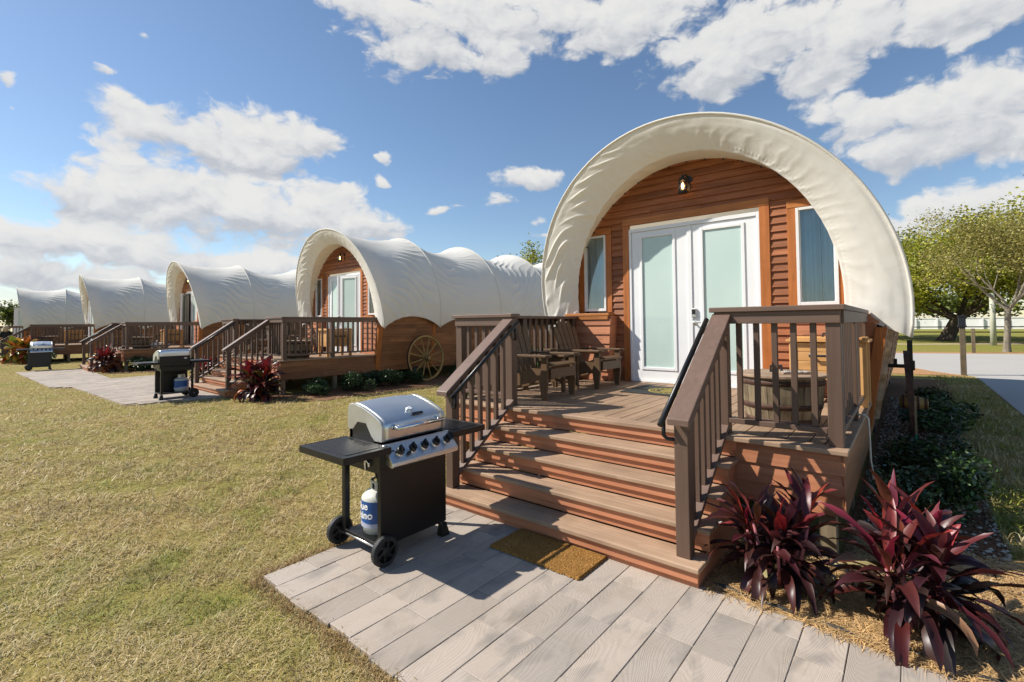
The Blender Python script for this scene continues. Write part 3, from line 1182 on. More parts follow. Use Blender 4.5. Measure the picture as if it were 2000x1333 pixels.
# ------------------------------------------------------------------ porch furniture
def build_chair(cx, cy):
    """slatted garden armchair facing +x"""
    t = thing('garden_chair', (cx, cy, DK), 'x', 'chair', 'brown slatted chairs on the porches')
    w = .25
    X = lambda a, b, c: (cx + a, cy + b, DK + c)
    for s in (-1, 1):
        m = MB()
        # sloping seat rail that runs to the floor behind
        m.prism([(.40, .40), (.40, .26), (-.52, .0), (-.62, .0), (-.52, .09), (.10, .335)], lambda a, b: X(a, s * w - .016, b), lambda a, b: X(a, s * w + .016, b))
        m.build('side_rail', M['chair'], t, bevel=.003)
        m = MB()
        m.prism([(.33, .0), (.38, .0), (.41, .20), (.40, .48), (.33, .48), (.32, .32), (.29, .24)], lambda a, b: X(a, s * (w + .018), b), lambda a, b: X(a, s * (w + .050), b))
        m.build('leg', M['chair'], t, bevel=.003)
        m = MB()
        m.prism([(-.36, .0), (-.31, .0), (-.33, .48), (-.39, .48)], lambda a, b: X(a, s * (w + .018), b), lambda a, b: X(a, s * (w + .046), b))
        m.build('leg', M['chair'], t, bevel=.003)
        m = MB()
        pl = [(-.48, -.035), (-.44, -.04), (.28, -.048), (.42, -.05), (.45, -.02), (.45, .03), (.42, .055), (.28, .052), (-.44, .04), (-.48, .035)]
        m.prism(pl, lambda a, b: X(a, s * (w + .045) + b, .482), lambda a, b: X(a, s * (w + .045) + b, .508))
        m.build('armrest', M['chair'], t, bevel=.004)
    m = MB()
    for k in range(6):
        a = .41 - k * .093
        z = .385 - k * .032
        m.beam(X(a, -w + .0, z + .014), X(a, w, z + .014), .080, .022, up=(.33, 0, 1))
    m.beam(X(.418, -w, .30), X(.418, w, .30), .11, .022, up=(1, 0, 0))
    m.build('seat', M['chair'], t, bevel=.003)
    m = MB()
    n = 5
    for k in range(n):
        q = (k - (n - 1) / 2)
        y0, y1 = q * .098, q * .118
        top = .93 - .035 * abs(q) ** 1.7
        b0 = Vector(X(-.13, y0, .20))
        tp = Vector(X(-.13 - (top - .22) * .34, y1, top))
        d = (tp - b0)
        hw0, hw1 = .042, .052
        nrm = Vector((d.z, 0, -d.x)).normalized() * .011
        pts = [b0 + Vector((0, -hw0, 0)), b0 + Vector((0, hw0, 0)), b0 + d * .95 + Vector((0, hw1, 0)), b0 + d * .985 + Vector((0, hw1 * .75, 0)), tp + Vector((0, hw1 * .3, 0)), tp + Vector((0, -hw1 * .3, 0)), b0 + d * .985 + Vector((0, -hw1 * .75, 0)), b0 + d * .95 + Vector((0, -hw1, 0))]
        nn = len(pts)
        m.add([p + nrm for p in pts] + [p - nrm for p in pts], [tuple(range(nn)), tuple(nn + i for i in reversed(range(nn)))] + [(i, nn + i, nn + (i + 1) % nn, (i + 1) % nn) for i in range(nn)])
    m.beam(X(-.26, -w - .02, .47), X(-.26, w + .02, .47), .05, .03)
    m.beam(X(-.35, -w + .02, .74), X(-.35, w - .02, .74), .05, .025)
    m.build('backrest', M['chair'], t, bevel=.004)
    return t


def build_table(cx, cy):
    t = thing('side_table', (cx, cy, DK), 'x', 'side table', 'low side tables on the porches')
    m = MB()
    for k in range(4):
        m.box(cx - .21 + k * .107, cx - .21 + k * .107 + .099, cy - .2, cy + .2, DK + .44, DK + .465)
    m.build('tabletop', M['chair'], t, bevel=.003)
    for a in (-.17, .17):
        for b in (-.16, .16):
            m = MB()
            m.box(cx + a - .022, cx + a + .022, cy + b - .022, cy + b + .022, DK, DK + .439)
            m.build('leg', M['chair'], t, bevel=.003)
    m = MB()
    for b in (-.16, .16):
        m.box(cx - .147, cx + .147, cy + b - .012, cy + b + .012, DK + .37, DK + .438)
        m.box(cx - .147, cx + .147, cy + b - .012, cy + b + .012, DK + .12, DK + .16)
    m.build('apron', M['chair'], t, bevel=.002)
    return t


def build_barrel(cx, cy):
    t = thing('barrel_table', (cx, cy, DK), 'x', 'barrel', 'half barrel tables on the porches')
    m = MB()
    n = 22
    h = .42
    prof = lambda z: .265 + .055 * math.sin(min(1, z / .40) * PI * .55)
    for k in range(n):
        a0, a1 = 2 * PI * (k + .03) / n, 2 * PI * (k + .97) / n
        ring = []
        zs = np.linspace(0, h - .03, 7)
        for z in zs:
            r = prof(z)
            for a in (a0, a1):
                ring.append((cx + r * math.cos(a), cy + r * math.sin(a), DK + z))
            for a in (a1, a0):
                ring.append((cx + (r - .025) * math.cos(a), cy + (r - .025) * math.sin(a), DK + z))
        fs = []
        for i in range(6):
            for j in range(4):
                fs.append((i * 4 + j, i * 4 + (j + 1) % 4, (i + 1) * 4 + (j + 1) % 4, (i + 1) * 4 + j))
        fs += [(3, 2, 1, 0), (24, 25, 26, 27)]
        m.add(ring, fs)
    m.lathe([(.24, 0.01), (.27, .2), (.29, .36)], (cx, cy, DK), 'z', 24)
    m.build('staves', M['stave'], t)
    for z0, z1 in ((.02, .065), (.14, .185), (.335, .375)):
        m = MB()
        m.lathe([(prof(z0) + .001, z0), (prof(z0) + .005, z0 + .001), (prof(z1) + .005, z1 - .001), (prof(z1) + .001, z1)], (cx, cy, DK), 'z', 40, cap=False)
        m.build('hoop', M['rust'], t, smooth=True)
    m = MB()
    m.lathe([(.335, h - .028), (.345, h - .02), (.345, h - .004), (.338, h)], (cx, cy, DK), 'z', 48)
    ld = m.build('lid', M['lid_wood'], t)
    m = MB()
    hx, hy = cx - .03, cy + .02
    m.tube([(hx - .05, hy, DK + h), (hx - .05, hy, DK + h + .05), (hx + .03, hy + .02, DK + h + .055), (hx + .03, hy + .02, DK + h)], .011, 8)
    m.build('handle', M['iron'], ld)
    return t


def build_tiles(cx, cy, rot=.5):
    t = thing('game_board', (cx, cy, DK + .4215), 'x', 'board game')
    c, s = math.cos(rot), math.sin(rot)
    X = lambda a, b: (cx + a * c - b * s, cy + a * s + b * c)
    m = MB()
    z = DK + .4215
    q = [(-.11, -.055), (.11, -.055), (.11, .055), (-.11, .055)]
    m.prism(q, lambda a, b: (*X(a, b), z), lambda a, b: (*X(a, b), z + .016))
    m.build('board', M['lid_wood'], t, bevel=.002)
    for col, nm in ((0, 'white_squares'), (1, 'dark_squares')):
        m = MB()
        for i in range(8):
            for j in range(4):
                if (i + j) % 2 == col:
                    a, b = -.1 + i * .025, -.05 + j * .025
                    m.prism([(a + .002, b + .002), (a + .023, b + .002), (a + .023, b + .023), (a + .002, b + .023)], lambda p, q_: (*X(p, q_), z + .0162), lambda p, q_: (*X(p, q_), z + .02))
        m.build(nm, M['label_white' if col == 0 else 'plastic'], t)
    return t


def build_cooler(cx, cy):
    t = thing('cooler_chest', (cx, cy, DK), 'x', 'cooler', 'pine cooler chests on the porches')
    w, d = .30, .20
    for a in (-w, w):
        for b in (-d, d):
            m = MB()
            m.box(cx + a - .035, cx + a + .035, cy + b - .02, cy + b + .02, DK, DK + .64)
            m.build('leg', M['pine_z'], t, bevel=.004)
    m = MB()
    for k in range(4):
        z = .25 + k * .0965
        m.box(cx - w + .036, cx + w - .036, cy - d - .012, cy - d + .012, DK + z, DK + z + .093)
        m.box(cx - w + .036, cx + w - .036, cy + d - .012, cy + d + .012, DK + z, DK + z + .093)
        m.box(cx - w - .012, cx - w + .012, cy - d + .021, cy + d - .021, DK + z, DK + z + .093)
        m.box(cx + w - .012, cx + w + .012, cy - d + .021, cy + d - .021, DK + z, DK + z + .093)
    m.box(cx - w + .02, cx + w - .02, cy - d + .013, cy + d - .013, DK + .26, DK + .63)
    m.build('chest', M['pine'], t, bevel=.003)
    m = MB()
    m.box(cx - w - .06, cx + w + .06, cy - d - .05, cy + d + .05, DK + .642, DK + .668)
    m.box(cx - w - .03, cx + w + .03, cy - d - .02, cy + d + .02, DK + .6685, DK + .69)
    ld = m.build('lid', M['pine'], t, bevel=.004)
    m = MB()
    m.tube([(cx - .05, cy - .05, DK + .69), (cx - .045, cy - .05, DK + .725), (cx + .045, cy - .05, DK + .725), (cx + .05, cy - .05, DK + .69)], .011, 8)
    m.build('handle', M['iron'], ld)
    m = MB()
    yy = cy - d - .012
    m.tube([(cx - .13, yy - .045, DK + .50), (cx + .13, yy - .045, DK + .50)], .012, 8)
    for a in (-.13, .13):
        m.lathe([(.028, 0), (.028, -.012), (.014, -.02), (.014, -.05)], (cx + a, yy, DK + .50), 'y', 12)
    m.build('towel_bar', M['iron'], t, smooth=False)
    return t


def build_door_mat():
    t = thing('door_mat', (-2.25, 5.88, DK), 'x', 'door mat', 'black mats before the cabin doors')
    m = MB()
    m.box(-2.80, -1.75, 5.50, 6.24, DK + .002, DK + .012)
    m.build('mat', M['mat_black'], t, bevel=.003)
    m = MB()
    def ring(cx, cy, r0, r1, z, n=40):
        for k in range(n):
            a, b = 2 * PI * k / n, 2 * PI * (k + 1) / n
            f = lambda r, q: (cx + r * math.cos(q) * 1.15, cy + r * math.sin(q), z)
            g = lambda p: (p[0], p[1], p[2] + .0015)
            q = [f(r0, a), f(r1, a), f(r1, b), f(r0, b)]
            m.hexa(q, [g(p) for p in q])
    ring(-2.27, 5.87, .245, .262, DK + .0122)
    ring(-2.27, 5.87, .18, .19, DK + .0122)
    for k in range(22):
        a = 2 * PI * k / 22
        m.beam((-2.27 + .20 * 1.15 * math.cos(a), 5.87 + .20 * math.sin(a), DK + .013), (-2.27 + .235 * 1.15 * math.cos(a), 5.87 + .235 * math.sin(a), DK + .013), .016, .0016)
    for k in range(5):
        y = 5.87 + (k - 2) * .055
        h = .15 * math.sqrt(max(0, 1 - ((k - 2) * .3) ** 2))
        m.box(-2.27 - h, -2.27 + h, y - .012, y + .012, DK + .0122, DK + .0137)
    m.build('yellow_emblem', M['yellow'], t)
    return t


# ------------------------------------------------------------------ wagon wheel
def build_wheel(cx, cy, r=.63, lean=.06):
    t = thing('cartwheel', (cx, cy, 0), 'x', 'cartwheel', 'spoked wagon wheels leaning on the cabins')
    X = lambda a, y, z: (cx + a - (z) * lean, cy + y, z)
    m = MB()
    n = 56
    for k in range(n):
        a, b = 2 * PI * k / n, 2 * PI * (k + 1) / n
        lo, hi = [], []
        for q in (a, b):
            for rr in (r - .055, r - .008):
                lo.append(X(-.026, rr * math.sin(q), r - rr * math.cos(q)))
                hi.append(X(.026, rr * math.sin(q), r - rr * math.cos(q)))
        m.hexa([lo[0], lo[1], lo[3], lo[2]], [hi[0], hi[1], hi[3], hi[2]])
    m.build('rim', M['old_wood'], t)
    m = MB()
    for k in range(n):
        a, b = 2 * PI * k / n, 2 * PI * (k + 1) / n
        lo, hi = [], []
        for q in (a, b):
            for rr in (r - .007, r):
                lo.append(X(-.03, rr * math.sin(q), r - rr * math.cos(q)))
                hi.append(X(.03, rr * math.sin(q), r - rr * math.cos(q)))
        m.hexa([lo[0], lo[1], lo[3], lo[2]], [hi[0], hi[1], hi[3], hi[2]])
    m.build('tyre', M['rust'], t)
    for k in range(12):
        a = 2 * PI * (k + .5) / 12
        m = MB()
        m.tube([X(.0, .06 * math.sin(a), r - .06 * math.cos(a)), X(.0, .3 * math.sin(a), r - .3 * math.cos(a)), X(0, (r - .05) * math.sin(a), r - (r - .05) * math.cos(a))], [.024, .02, .016], 8)
        m.build('spoke', M['old_wood'], t, smooth=False)
    m = MB()
    m.lathe([(.05, -.12), (.075, -.10), (.085, -.03), (.085, .03), (.07, .09), (.055, .15), (.02, .155)], X(0, 0, r), 'x', 20)
    m.build('hub', M['old_wood'], t)
    for a in (-.08, .06, .13):
        m = MB()
        m.lathe([(.07, -.012), (.088 if abs(a) < .1 else .066, -.01), (.088 if abs(a) < .1 else .066, .01), (.07, .012)], X(a, 0, r), 'x', 20)
        m.build('hub_band', M['rust'], t)
    return t


# ------------------------------------------------------------------ grill and its gas bottle
GB = (-3.0, 2.25, 0.0)
ZG = .024


def text_mesh(body, size):
    cu = bpy.data.curves.new('lettering', 'FONT')
    cu.body = body
    cu.size = size
    cu.align_x = 'CENTER'
    cu.align_y = 'CENTER'
    cu.extrude = 0
    cu.offset = size * .028
    cu.resolution_u = 3
    ob = bpy.data.objects.new('lettering', cu)
    COL.objects.link(ob)
    bpy.context.view_layer.update()
    me = bpy.data.meshes.new_from_object(ob.evaluated_get(bpy.context.evaluated_depsgraph_get()))
    V = [tuple(v.co) for v in me.vertices]
    F = [tuple(p.vertices) for p in me.polygons]
    bpy.data.objects.remove(ob)
    bpy.data.curves.remove(cu)
    bpy.data.meshes.remove(me)
    return V, F


def build_grill():
    t = thing('gas_grill', GB, 'x', 'grill', 'gas grills beside the cabins')
    xf, xb, yl, yr = -2.80, -3.24, 1.985, 2.535
    for (x, y) in ((xf, yl), (xb, yl), (xf, yr), (xb, yr)):
        m = MB()
        m.box(x - .021, x + .021, y - .021, y + .021, .10 + ZG if y == yl else .11 + ZG, .74)
        if y == yr:
            s = 1
            m.hexa([(x - .032, y - .03, ZG), (x + .032, y - .03, ZG), (x + .032, y + .05, ZG), (x - .032, y + .05, ZG)],
                   [(x - .022, y - .022, .125), (x + .022, y - .022, .125), (x + .022, y + .022, .125), (x - .022, y + .022, .125)])
        m.build('leg', M['black'], t, bevel=.004)
    m = MB()
    m.box(xf + .004, xf + .024, yl - .026, yr + .012, .135, .70)
    m.build('front_panel', M['black'], t, bevel=.003)
    m = MB()
    m.box(xb + .02, xf - .02, yl - .02, yr + .02, .128, .15)
    m.build('bottom_shelf', M['black'], t, bevel=.004)
    m = MB()
    m.beam((xb - .0, yl, .64), (xf, yl, .64), .02, .05)
    m.beam((xb, yr, .64), (xf, yr, .64), .02, .05)
    m.beam((xb, yl, .66), (xb, yr, .66), .02, .10)
    m.build('cart_frame', M['black'], t, bevel=.003)
    m = MB()
    m.tube([(xb - .08, yl - .012, .095 + ZG), (xf + .05, yl - .012, .095 + ZG)], .009, 10)
    m.build('axle', M['steel'], t, smooth=True)
    for x in (xb - .062, xf + .050):
        w = MB()
        n = 40
        prof = [(.070, -.022), (.088, -.024), (.096, -.016), (.098, 0), (.096, .016), (.088, .024), (.070, .022)]
        w.lathe(prof, (x, yl - .012, .098 + ZG), 'x', n, cap=False)
        for k in range(48):
            a = 2 * PI * k / 48
            d = Vector((0, math.cos(a), math.sin(a)))
            c0 = Vector((x, yl - .012, .098 + ZG)) + d * .0975
            w.beam(c0 + Vector((-.017, 0, 0)), c0 + Vector((.017, 0, 0)), .005, .004, up=d)
        tw = w.build('wheel', M['rubber'], t)
        w = MB()
        c = Vector((x, yl - .012, .098 + ZG))
        w.lathe([(.072, -.016), (.072, -.004), (.03, .002), (.03, .02), (.0, .024)], c, 'x', 32)
        for k in range(6):
            a = 2 * PI * k / 6
            d = Vector((0, math.cos(a), math.sin(a)))
            d2 = Vector((0, math.cos(a + .35), math.sin(a + .35)))
            w.beam(c + d * .025 + Vector((.012, 0, 0)), c + d2 * .071 + Vector((.01, 0, 0)), .017, .018, up=(1, 0, 0))
        w.build('hubcap', M['plastic'], tw)
    # fire box
    m = MB()
    m.hexa([(xb + .05, yl + .05, .62), (xf - .05, yl + .05, .62), (xf - .05, yr - .03, .62), (xb + .05, yr - .03, .62)],
           [(xb - .01, yl + .03, .805), (xf - .015, yl + .03, .805), (xf - .015, yr + .04, .805), (xb - .01, yr + .04, .805)])
    m.build('firebox', M['black'], t, bevel=.006)
    # shelves
    for a, b in ((1.655, 2.012), (2.585, 2.945)):
        m = MB()
        m.box(xb - .045, xf + .07, a, b, .778, .806)
        m.box(xb - .045, xf + .072, a - .002, a + .012, .762, .808)
        m.box(xb - .045, xf + .072, b - .012, b + .002, .762, .808)
        m.box(xf + .058, xf + .073, a + .012, b - .012, .762, .807)
        m.box(xb - .046, xb - .03, a + .012, b - .012, .762, .807)
        m.box(xb + .0, xf + .02, a + .05, b - .05, .8062, .8095)
        m.build('side_shelf', M['black'], t, bevel=.004)
    for a, b in ((yl - .04, yl + .025), (yr + .01, yr + .045)):
        m = MB()
        m.box(xb - .02, xf + .035, a, b, .66, .777)
        m.build('shelf_bracket', M['black'], t, bevel=.004)
    # lid: rolled stainless sheet between two cast ends
    prof = [(-2.835, .818), (-2.832, .915), (-2.846, .95), (-2.89, .976), (-2.96, 1.004), (-3.05, 1.032), (-3.14, 1.052), (-3.21, 1.058), (-3.25, 1.042), (-3.26, 1.0), (-3.262, .94), (-3.262, .86)]
    ya, yb = 2.035, 2.58
    pp = []
    for i in range(len(prof) - 1):
        for k in range(5):
            s = k / 5
            pp.append((prof[i][0] + (prof[i + 1][0] - prof[i][0]) * s, prof[i][1] + (prof[i + 1][1] - prof[i][1]) * s))
    pp.append(prof[-1])
    pp = np.array(pp)
    for _ in range(3):
        pp[1:-1] = (pp[:-2] + 2 * pp[1:-1] + pp[2:]) / 4
    ysn = np.linspace(ya, yb, 16)
    P = np.zeros((len(ysn), len(pp), 3))
    for i, y in enumerate(ysn):
        cr = .012 * math.sin(PI * (y - ya) / (yb - ya))
        P[i, :, 0] = pp[:, 0]
        P[i, :, 1] = y
        P[i, :, 2] = pp[:, 1] + cr * np.clip((pp[:, 1] - .95) / .1, 0, 1)
    m = MB()
    m.grid(P)
    lid = m.build('lid', M['steel'], t, smooth=True)
    sm = lid.modifiers.new('Solid', 'SOLIDIFY')
    sm.thickness = .004
    for (a, b) in ((ya - .022, ya + .004), (yb - .004, yb + .022)):
        m = MB()
        poly = [(float(p[0]) * 1.0, float(p[1]) + .003) for p in pp[::2]]
        poly += [(-3.258, .862), (-3.19, .872), (-3.13, .93), (-3.03, .93), (-2.96, .845), (-2.92, .818)]
        m.prism(poly, lambda x, z: (x, a, z), lambda x, z: (x, b, z))
        m.build('lid_end', M['alu'], lid, bevel=.004)
        m = MB()
        m.box(-3.20, -2.93, (a + b) / 2 - .01, (a + b) / 2 + .006, .80, .935)
        m.build('heat_shield', M['black'], t)
    m = MB()
    hx, hz = -2.775, .912
    m.tube([(hx, ya + .055, hz), (hx, yb - .055, hz)], .0135, 14)
    for y in (ya + .075, yb - .075):
        m.tube([(hx, y, hz), (-2.834, y, hz + .002)], .0125, 12)
        m.lathe([(.02, 0), (.02, .006)], (-2.833, y, hz + .002), 'x', 16)
    m.build('handle', M['chrome'], lid, smooth=True)
    m = MB()
    gy = (ya + yb) / 2 + .015
    nv = Vector((.45, 0, .9)).normalized()
    c = Vector((-2.93, gy, .998))
    m.tube([c, c + nv * .014], .024, 20)
    gg = m.build('thermometer', M['chrome'], lid)
    m = MB()
    m.tube([c + nv * .0143, c + nv * .0155], .019, 20)
    m.build('dial', M['label_white'], gg)
    m = MB()
    m.beam((-2.868, gy - .02, .9745), (-2.868, gy + .08, .9745), .006, .02, up=(.75, 0, -.6))
    m.build('badge', M['plastic'], lid)
    m = MB()
    m.box(-3.27, -3.262, ya - .0, yb + .0, .72, .93)
    m.build('back_panel', M['black'], t)
    m = MB()
    m.box(-3.2745, -3.2705, ya + .06, ya + .11, .862, .885)
    m.build('warning_label', M['label_white'], t)
    # control panel
    m = MB()
    ca, cb = 1.995, 2.60
    n = 9
    sec = [(-2.815, .812), (-2.79, .812), (-2.688, .705), (-2.684, .682), (-2.70, .668), (-2.80, .69)]
    m.prism(sec, lambda x, z: (x, ca, z), lambda x, z: (x, cb, z))
    cp = m.build('control_panel', M['steel'], t, bevel=.006)
    dv = Vector((-2.688 + 2.79, 0, .705 - .812)).normalized()
    nv = Vector((-dv.z, 0, dv.x))
    for k in range(5):
        y = ca + .095 + k * .108
        c = Vector((-2.739, y, .759))
        m = MB()
        m.tube([c, c + nv * .010], [.037, .033], 24)
        kb = m.build('knob_bezel', M['chrome'], cp)
        m = MB()
        m.tube([c + nv * .010, c + nv * .026, c + nv * .034], [.030, .028, .024], 24)
        m.beam(c + nv * .040 - dv * .027, c + nv * .040 + dv * .027, .013, .018, up=nv)
        m.build('knob', M['plastic'], kb)
    m = MB()
    c = Vector((-2.718, ca + .155, .737))
    m.tube([c, c + nv * .022], [.014, .012], 16)
    m.build('igniter', M['plastic'], cp)
    m = MB()
    c = Vector((-2.752, ca + .03, .772))
    m.beam(c + Vector((0, -.012, 0)) + nv * .001, c + Vector((0, .028, 0)) + nv * .001, .010, .002, up=nv)
    m.build('maker_plate', M['plastic'], cp)
    # hose with its regulator
    m = MB()
    pts = []
    for k in range(21):
        s = k / 20
        p0, p1, p2, p3 = Vector((-2.90, 2.02, .70)), Vector((-2.85, 1.93, .56)), Vector((-2.93, 2.12, .47)), Vector((-2.985, 2.2, .49))
        pts.append(p0 * (1 - s) ** 3 + p1 * 3 * s * (1 - s) ** 2 + p2 * 3 * s * s * (1 - s) + p3 * s ** 3)
    m.tube(pts, .009, 8)
    m.lathe([(.03, -.012), (.034, 0), (.03, .014)], (-2.985, 2.2, .50), 'z', 14)
    m.build('hose', M['rubber'], t, smooth=True)
    m = MB()
    pts = [(-2.92, yl - .044, .665), (-2.92, yl - .05, .715), (-2.905, yl - .055, .735), (-2.885, yl - .055, .738), (-2.87, yl - .055, .725), (-2.868, yl - .052, .70)]
    m.tube([(p[0], p[1], p[2] - .03) for p in pts], .0095, 8)
    m.build('match_holder', M['chrome'], t, smooth=True)
    return t


def build_tank():
    cx, cy, z0 = -3.02, 2.13, .152
    t = thing('propane_tank', (cx, cy, z0), 'x', 'gas bottle', 'propane bottles under the grills')
    m = MB()
    r = .135
    pr = [(r - .02, 0), (r - .015, .0), (r - .012, .035), (r - .002, .05), (r, .075), (r, .225)]
    for k in range(1, 9):
        a = k / 8 * PI / 2
        pr.append((r * math.cos(a) * .86 + .14 * r * (1 - k / 8) + .02 * k / 8, .225 + .075 * math.sin(a)))
    m.lathe(pr, (cx, cy, z0), 'z', 40)
    body = m.build('cylinder', M['tank'], t, smooth=True)
    m = MB()
    for k in range(30):
        a = 2 * PI * k / 36 + .5
        b = 2 * PI * (k + 1) / 36 + .5
        q = lambda rr, an, z: (cx + rr * math.cos(an), cy + rr * math.sin(an), z0 + z)
        hole = k % 10 in (4, 5)
        zr = [(.285, .36)] if not hole else [(.285, .302), (.345, .36)]
        for za, zb in zr:
            m.hexa([q(.064, a, za), q(.068, a, za), q(.068, b, za), q(.064, b, za)], [q(.064, a, zb), q(.068, a, zb), q(.068, b, zb), q(.064, b, zb)])
    m.build('collar', M['tank'], t)
    m = MB()
    m.lathe([(.02, .29), (.02, .32), (.012, .325), (.012, .345), (.022, .348), (.022, .36)], (cx, cy, z0), 'z', 14)
    m.build('valve', M['brass'], t)
    # printed sleeve
    def band(za, zb, curve, mat, name, rr):
        m = MB()
        n = 72
        P = np.zeros((2, n + 1, 3))
        for k in range(n + 1):
            a = 2 * PI * k / n
            dz = curve * math.sin(a * 2 + .8)
            P[0, k] = (cx + rr * math.cos(a), cy + rr * math.sin(a), z0 + za + dz)
            P[1, k] = (cx + rr * math.cos(a), cy + rr * math.sin(a), z0 + zb)
        m.grid(P)
        return m.build(name, mat, t, smooth=True)
    band(.092, .232, .012, M['tank_blue'], 'label', r + .0012)
    band(.05, .10, .0, M['tank_silver'], 'label', r + .0006)
    m = MB()
    for word, z, size, shift in (("Blue", .194, .078, -.012), ("Rhino", .132, .080, .0)):
        V, F = text_mesh(word, size)
        out = []
        for x, y, _ in V:
            a = -PI * .545 + (x + shift) / r + 0.18 * y
            out.append((cx + (r + .0032) * math.cos(a), cy + (r + .0032) * math.sin(a), z0 + z + y * .92 + (x) * .10))
        m.add(out, F)
    m.build('lettering', M['label_white'], t, fix=False)
    return t


# ------------------------------------------------------------------ plants
def leaf_strip(base, dirh, L, W, rise, droop, n=7, fold=.35, twist=0.0, petiole=.12, wave=0.0):
    """one long leaf as two strips folded along the midrib; returns verts, faces"""
    V, F = [], []
    d = Vector((dirh[0], dirh[1], 0)).normalized()
    p = Vector(base)
    ang = rise
    step = L / n
    pts, tang = [p.copy()], []
    for i in range(n):
        t = Vector((d.x * math.cos(ang), d.y * math.cos(ang), math.sin(ang)))
        tang.append(t)
        p = p + t * step
        pts.append(p.copy())
        ang -= droop / n * (1 + i * .25)
    tang.append(tang[-1])
    side0 = Vector((-d.y, d.x, 0))
    for i, q in enumerate(pts):
        s = i / n
        if s < petiole:
            w = .09 + .25 * s
        else:
            u = (s - petiole) / (1 - petiole)
            w = max(.0, math.sin(PI * min(1, u ** .72)) ** .8)
            w = max(w, .11 if s < .3 else .02)
        w *= W / 2
        side = side0 * math.cos(twist * s) + side0.cross(tang[i]) * math.sin(twist * s)
        up = side.cross(tang[i]) * -1
        wob = wave * math.sin(s * 11 + base[0] * 40) * w
        up = up if up.z > 0 else -up
        V += [q + side * w + up * (w * fold + wob), q, q - side * w + up * (w * fold - wob)]
    for i in range(n):
        a = i * 3
        F += [(a, a + 1, a + 4, a + 3), (a + 1, a + 2, a + 5, a + 4)]
    return V, F


def cordyline(loc, H, nst, nleaf, seed, L=(.30, .46), W=(.06, .085), pal='red', spread=.22):
    r = random.Random(seed)
    mb = MB()
    cols = []
    stems = MB()
    sc = []
    for s in range(nst):
        a = r.uniform(0, 2 * PI) if nst > 1 else 0
        lean = r.uniform(.15, 1) * spread
        h = H * r.uniform(.62, 1.0) * .62
        b = Vector((loc[0] + math.cos(a) * .05, loc[1] + math.sin(a) * .05, loc[2]))
        tip = b + Vector((math.cos(a) * lean, math.sin(a) * lean, h))
        mid = (b + tip) / 2 + Vector((math.cos(a) * lean * .15, math.sin(a) * lean * .15, -.02))
        stems.tube([b - Vector((0, 0, .03)), mid, tip], [.013, .011, .008], 7)
        nl = int(nleaf * r.uniform(.8, 1.2))
        for k in range(nl):
            f = k / max(1, nl - 1)                 # 0 low and old .. 1 young at the tip
            az = k * 2.399 + r.uniform(-.4, .4)
            q = b + (tip - b) * (.22 + .78 * f ** .9)
            rise = .10 + 1.25 * f ** .9 + r.uniform(-.28, .22)
            droop = (1.75 - 1.45 * f ** .7) * r.uniform(.5, 1.3)
            ll = r.uniform(*L) * (1 - .25 * f ** 3) * (H / .75)
            V, F = leaf_strip(q, (math.cos(az), math.sin(az)), ll, r.uniform(*W) * (H / .75) * (1.0 - .2 * f ** 4), rise, droop, 8, r.uniform(.25, .6), r.uniform(-.7, .7), .2, .35)
            mb.add(V, F)
            if pal == 'red':
                old, mid_, new = (.022, .008, .0085), (.060, .015, .014), (.28, .042, .045)
                if r.random() < .10 and f < .5:
                    c = r.choice([(.24, .20, .09), (.14, .075, .04), (.19, .10, .055)])
                elif f > .88:
                    c = tuple(p + (q2 - p) * r.random() for p, q2 in zip(mid_, new))
                elif f > .6:
                    c = tuple(p + (q2 - p) * r.random() ** 2 for p, q2 in zip(mid_, (.14, .03, .028)))
                else:
                    c = tuple(p + (q2 - p) * r.random() for p, q2 in zip(old, mid_))
            elif pal == 'mix':
                u = r.random()
                c = (.028, .008, .010) if u < .5 else (.10, .012, .012) if u < .76 else (.34, .075, .012) if u < .87 else (.10, .07, .02)
                if f > .8:
                    c = (.22, .018, .02)
            else:
                u = r.random()
                c = (.52, .16, .03) if u < .35 else (.55, .33, .05) if u < .62 else (.38, .07, .03) if u < .75 else (.16, .20, .03)
            k2 = r.uniform(.75, 1.25)
            for j in range(len(V)):
                e = 1.25 if j % 3 != 1 else .9
                rt = 1.6 if j < 6 else 1.0
                cols.append((min(.7, c[0] * k2 * e * rt), c[1] * k2 * e * (1.15 if j < 6 else 1), c[2] * k2 * e, 1))
    return mb, cols, stems


M['pink_stem'] = m_plain('pink_stem', (.34, .11, .12), .5, var=.3, scale=20)
M['brown_stem'] = m_plain('brown_stem', (.09, .06, .04), .8, var=.3, scale=20)


def put_cordyline(loc, H, nst, nleaf, seed, label, name='red_cordyline', pal='red', group='red leaved plants beside the stairs', **kw):
    t = thing(name, loc, label, 'plant', group)
    mb, cols, stems = cordyline(loc, H, nst, nleaf, seed, pal=pal, **kw)
    mb.build('foliage', M['gloss_leaf'], t, smooth=True, colors=cols, fix=False)
    stems.build('stem', M['pink_stem' if pal == 'red' else 'brown_stem'], t, smooth=True)
    return t


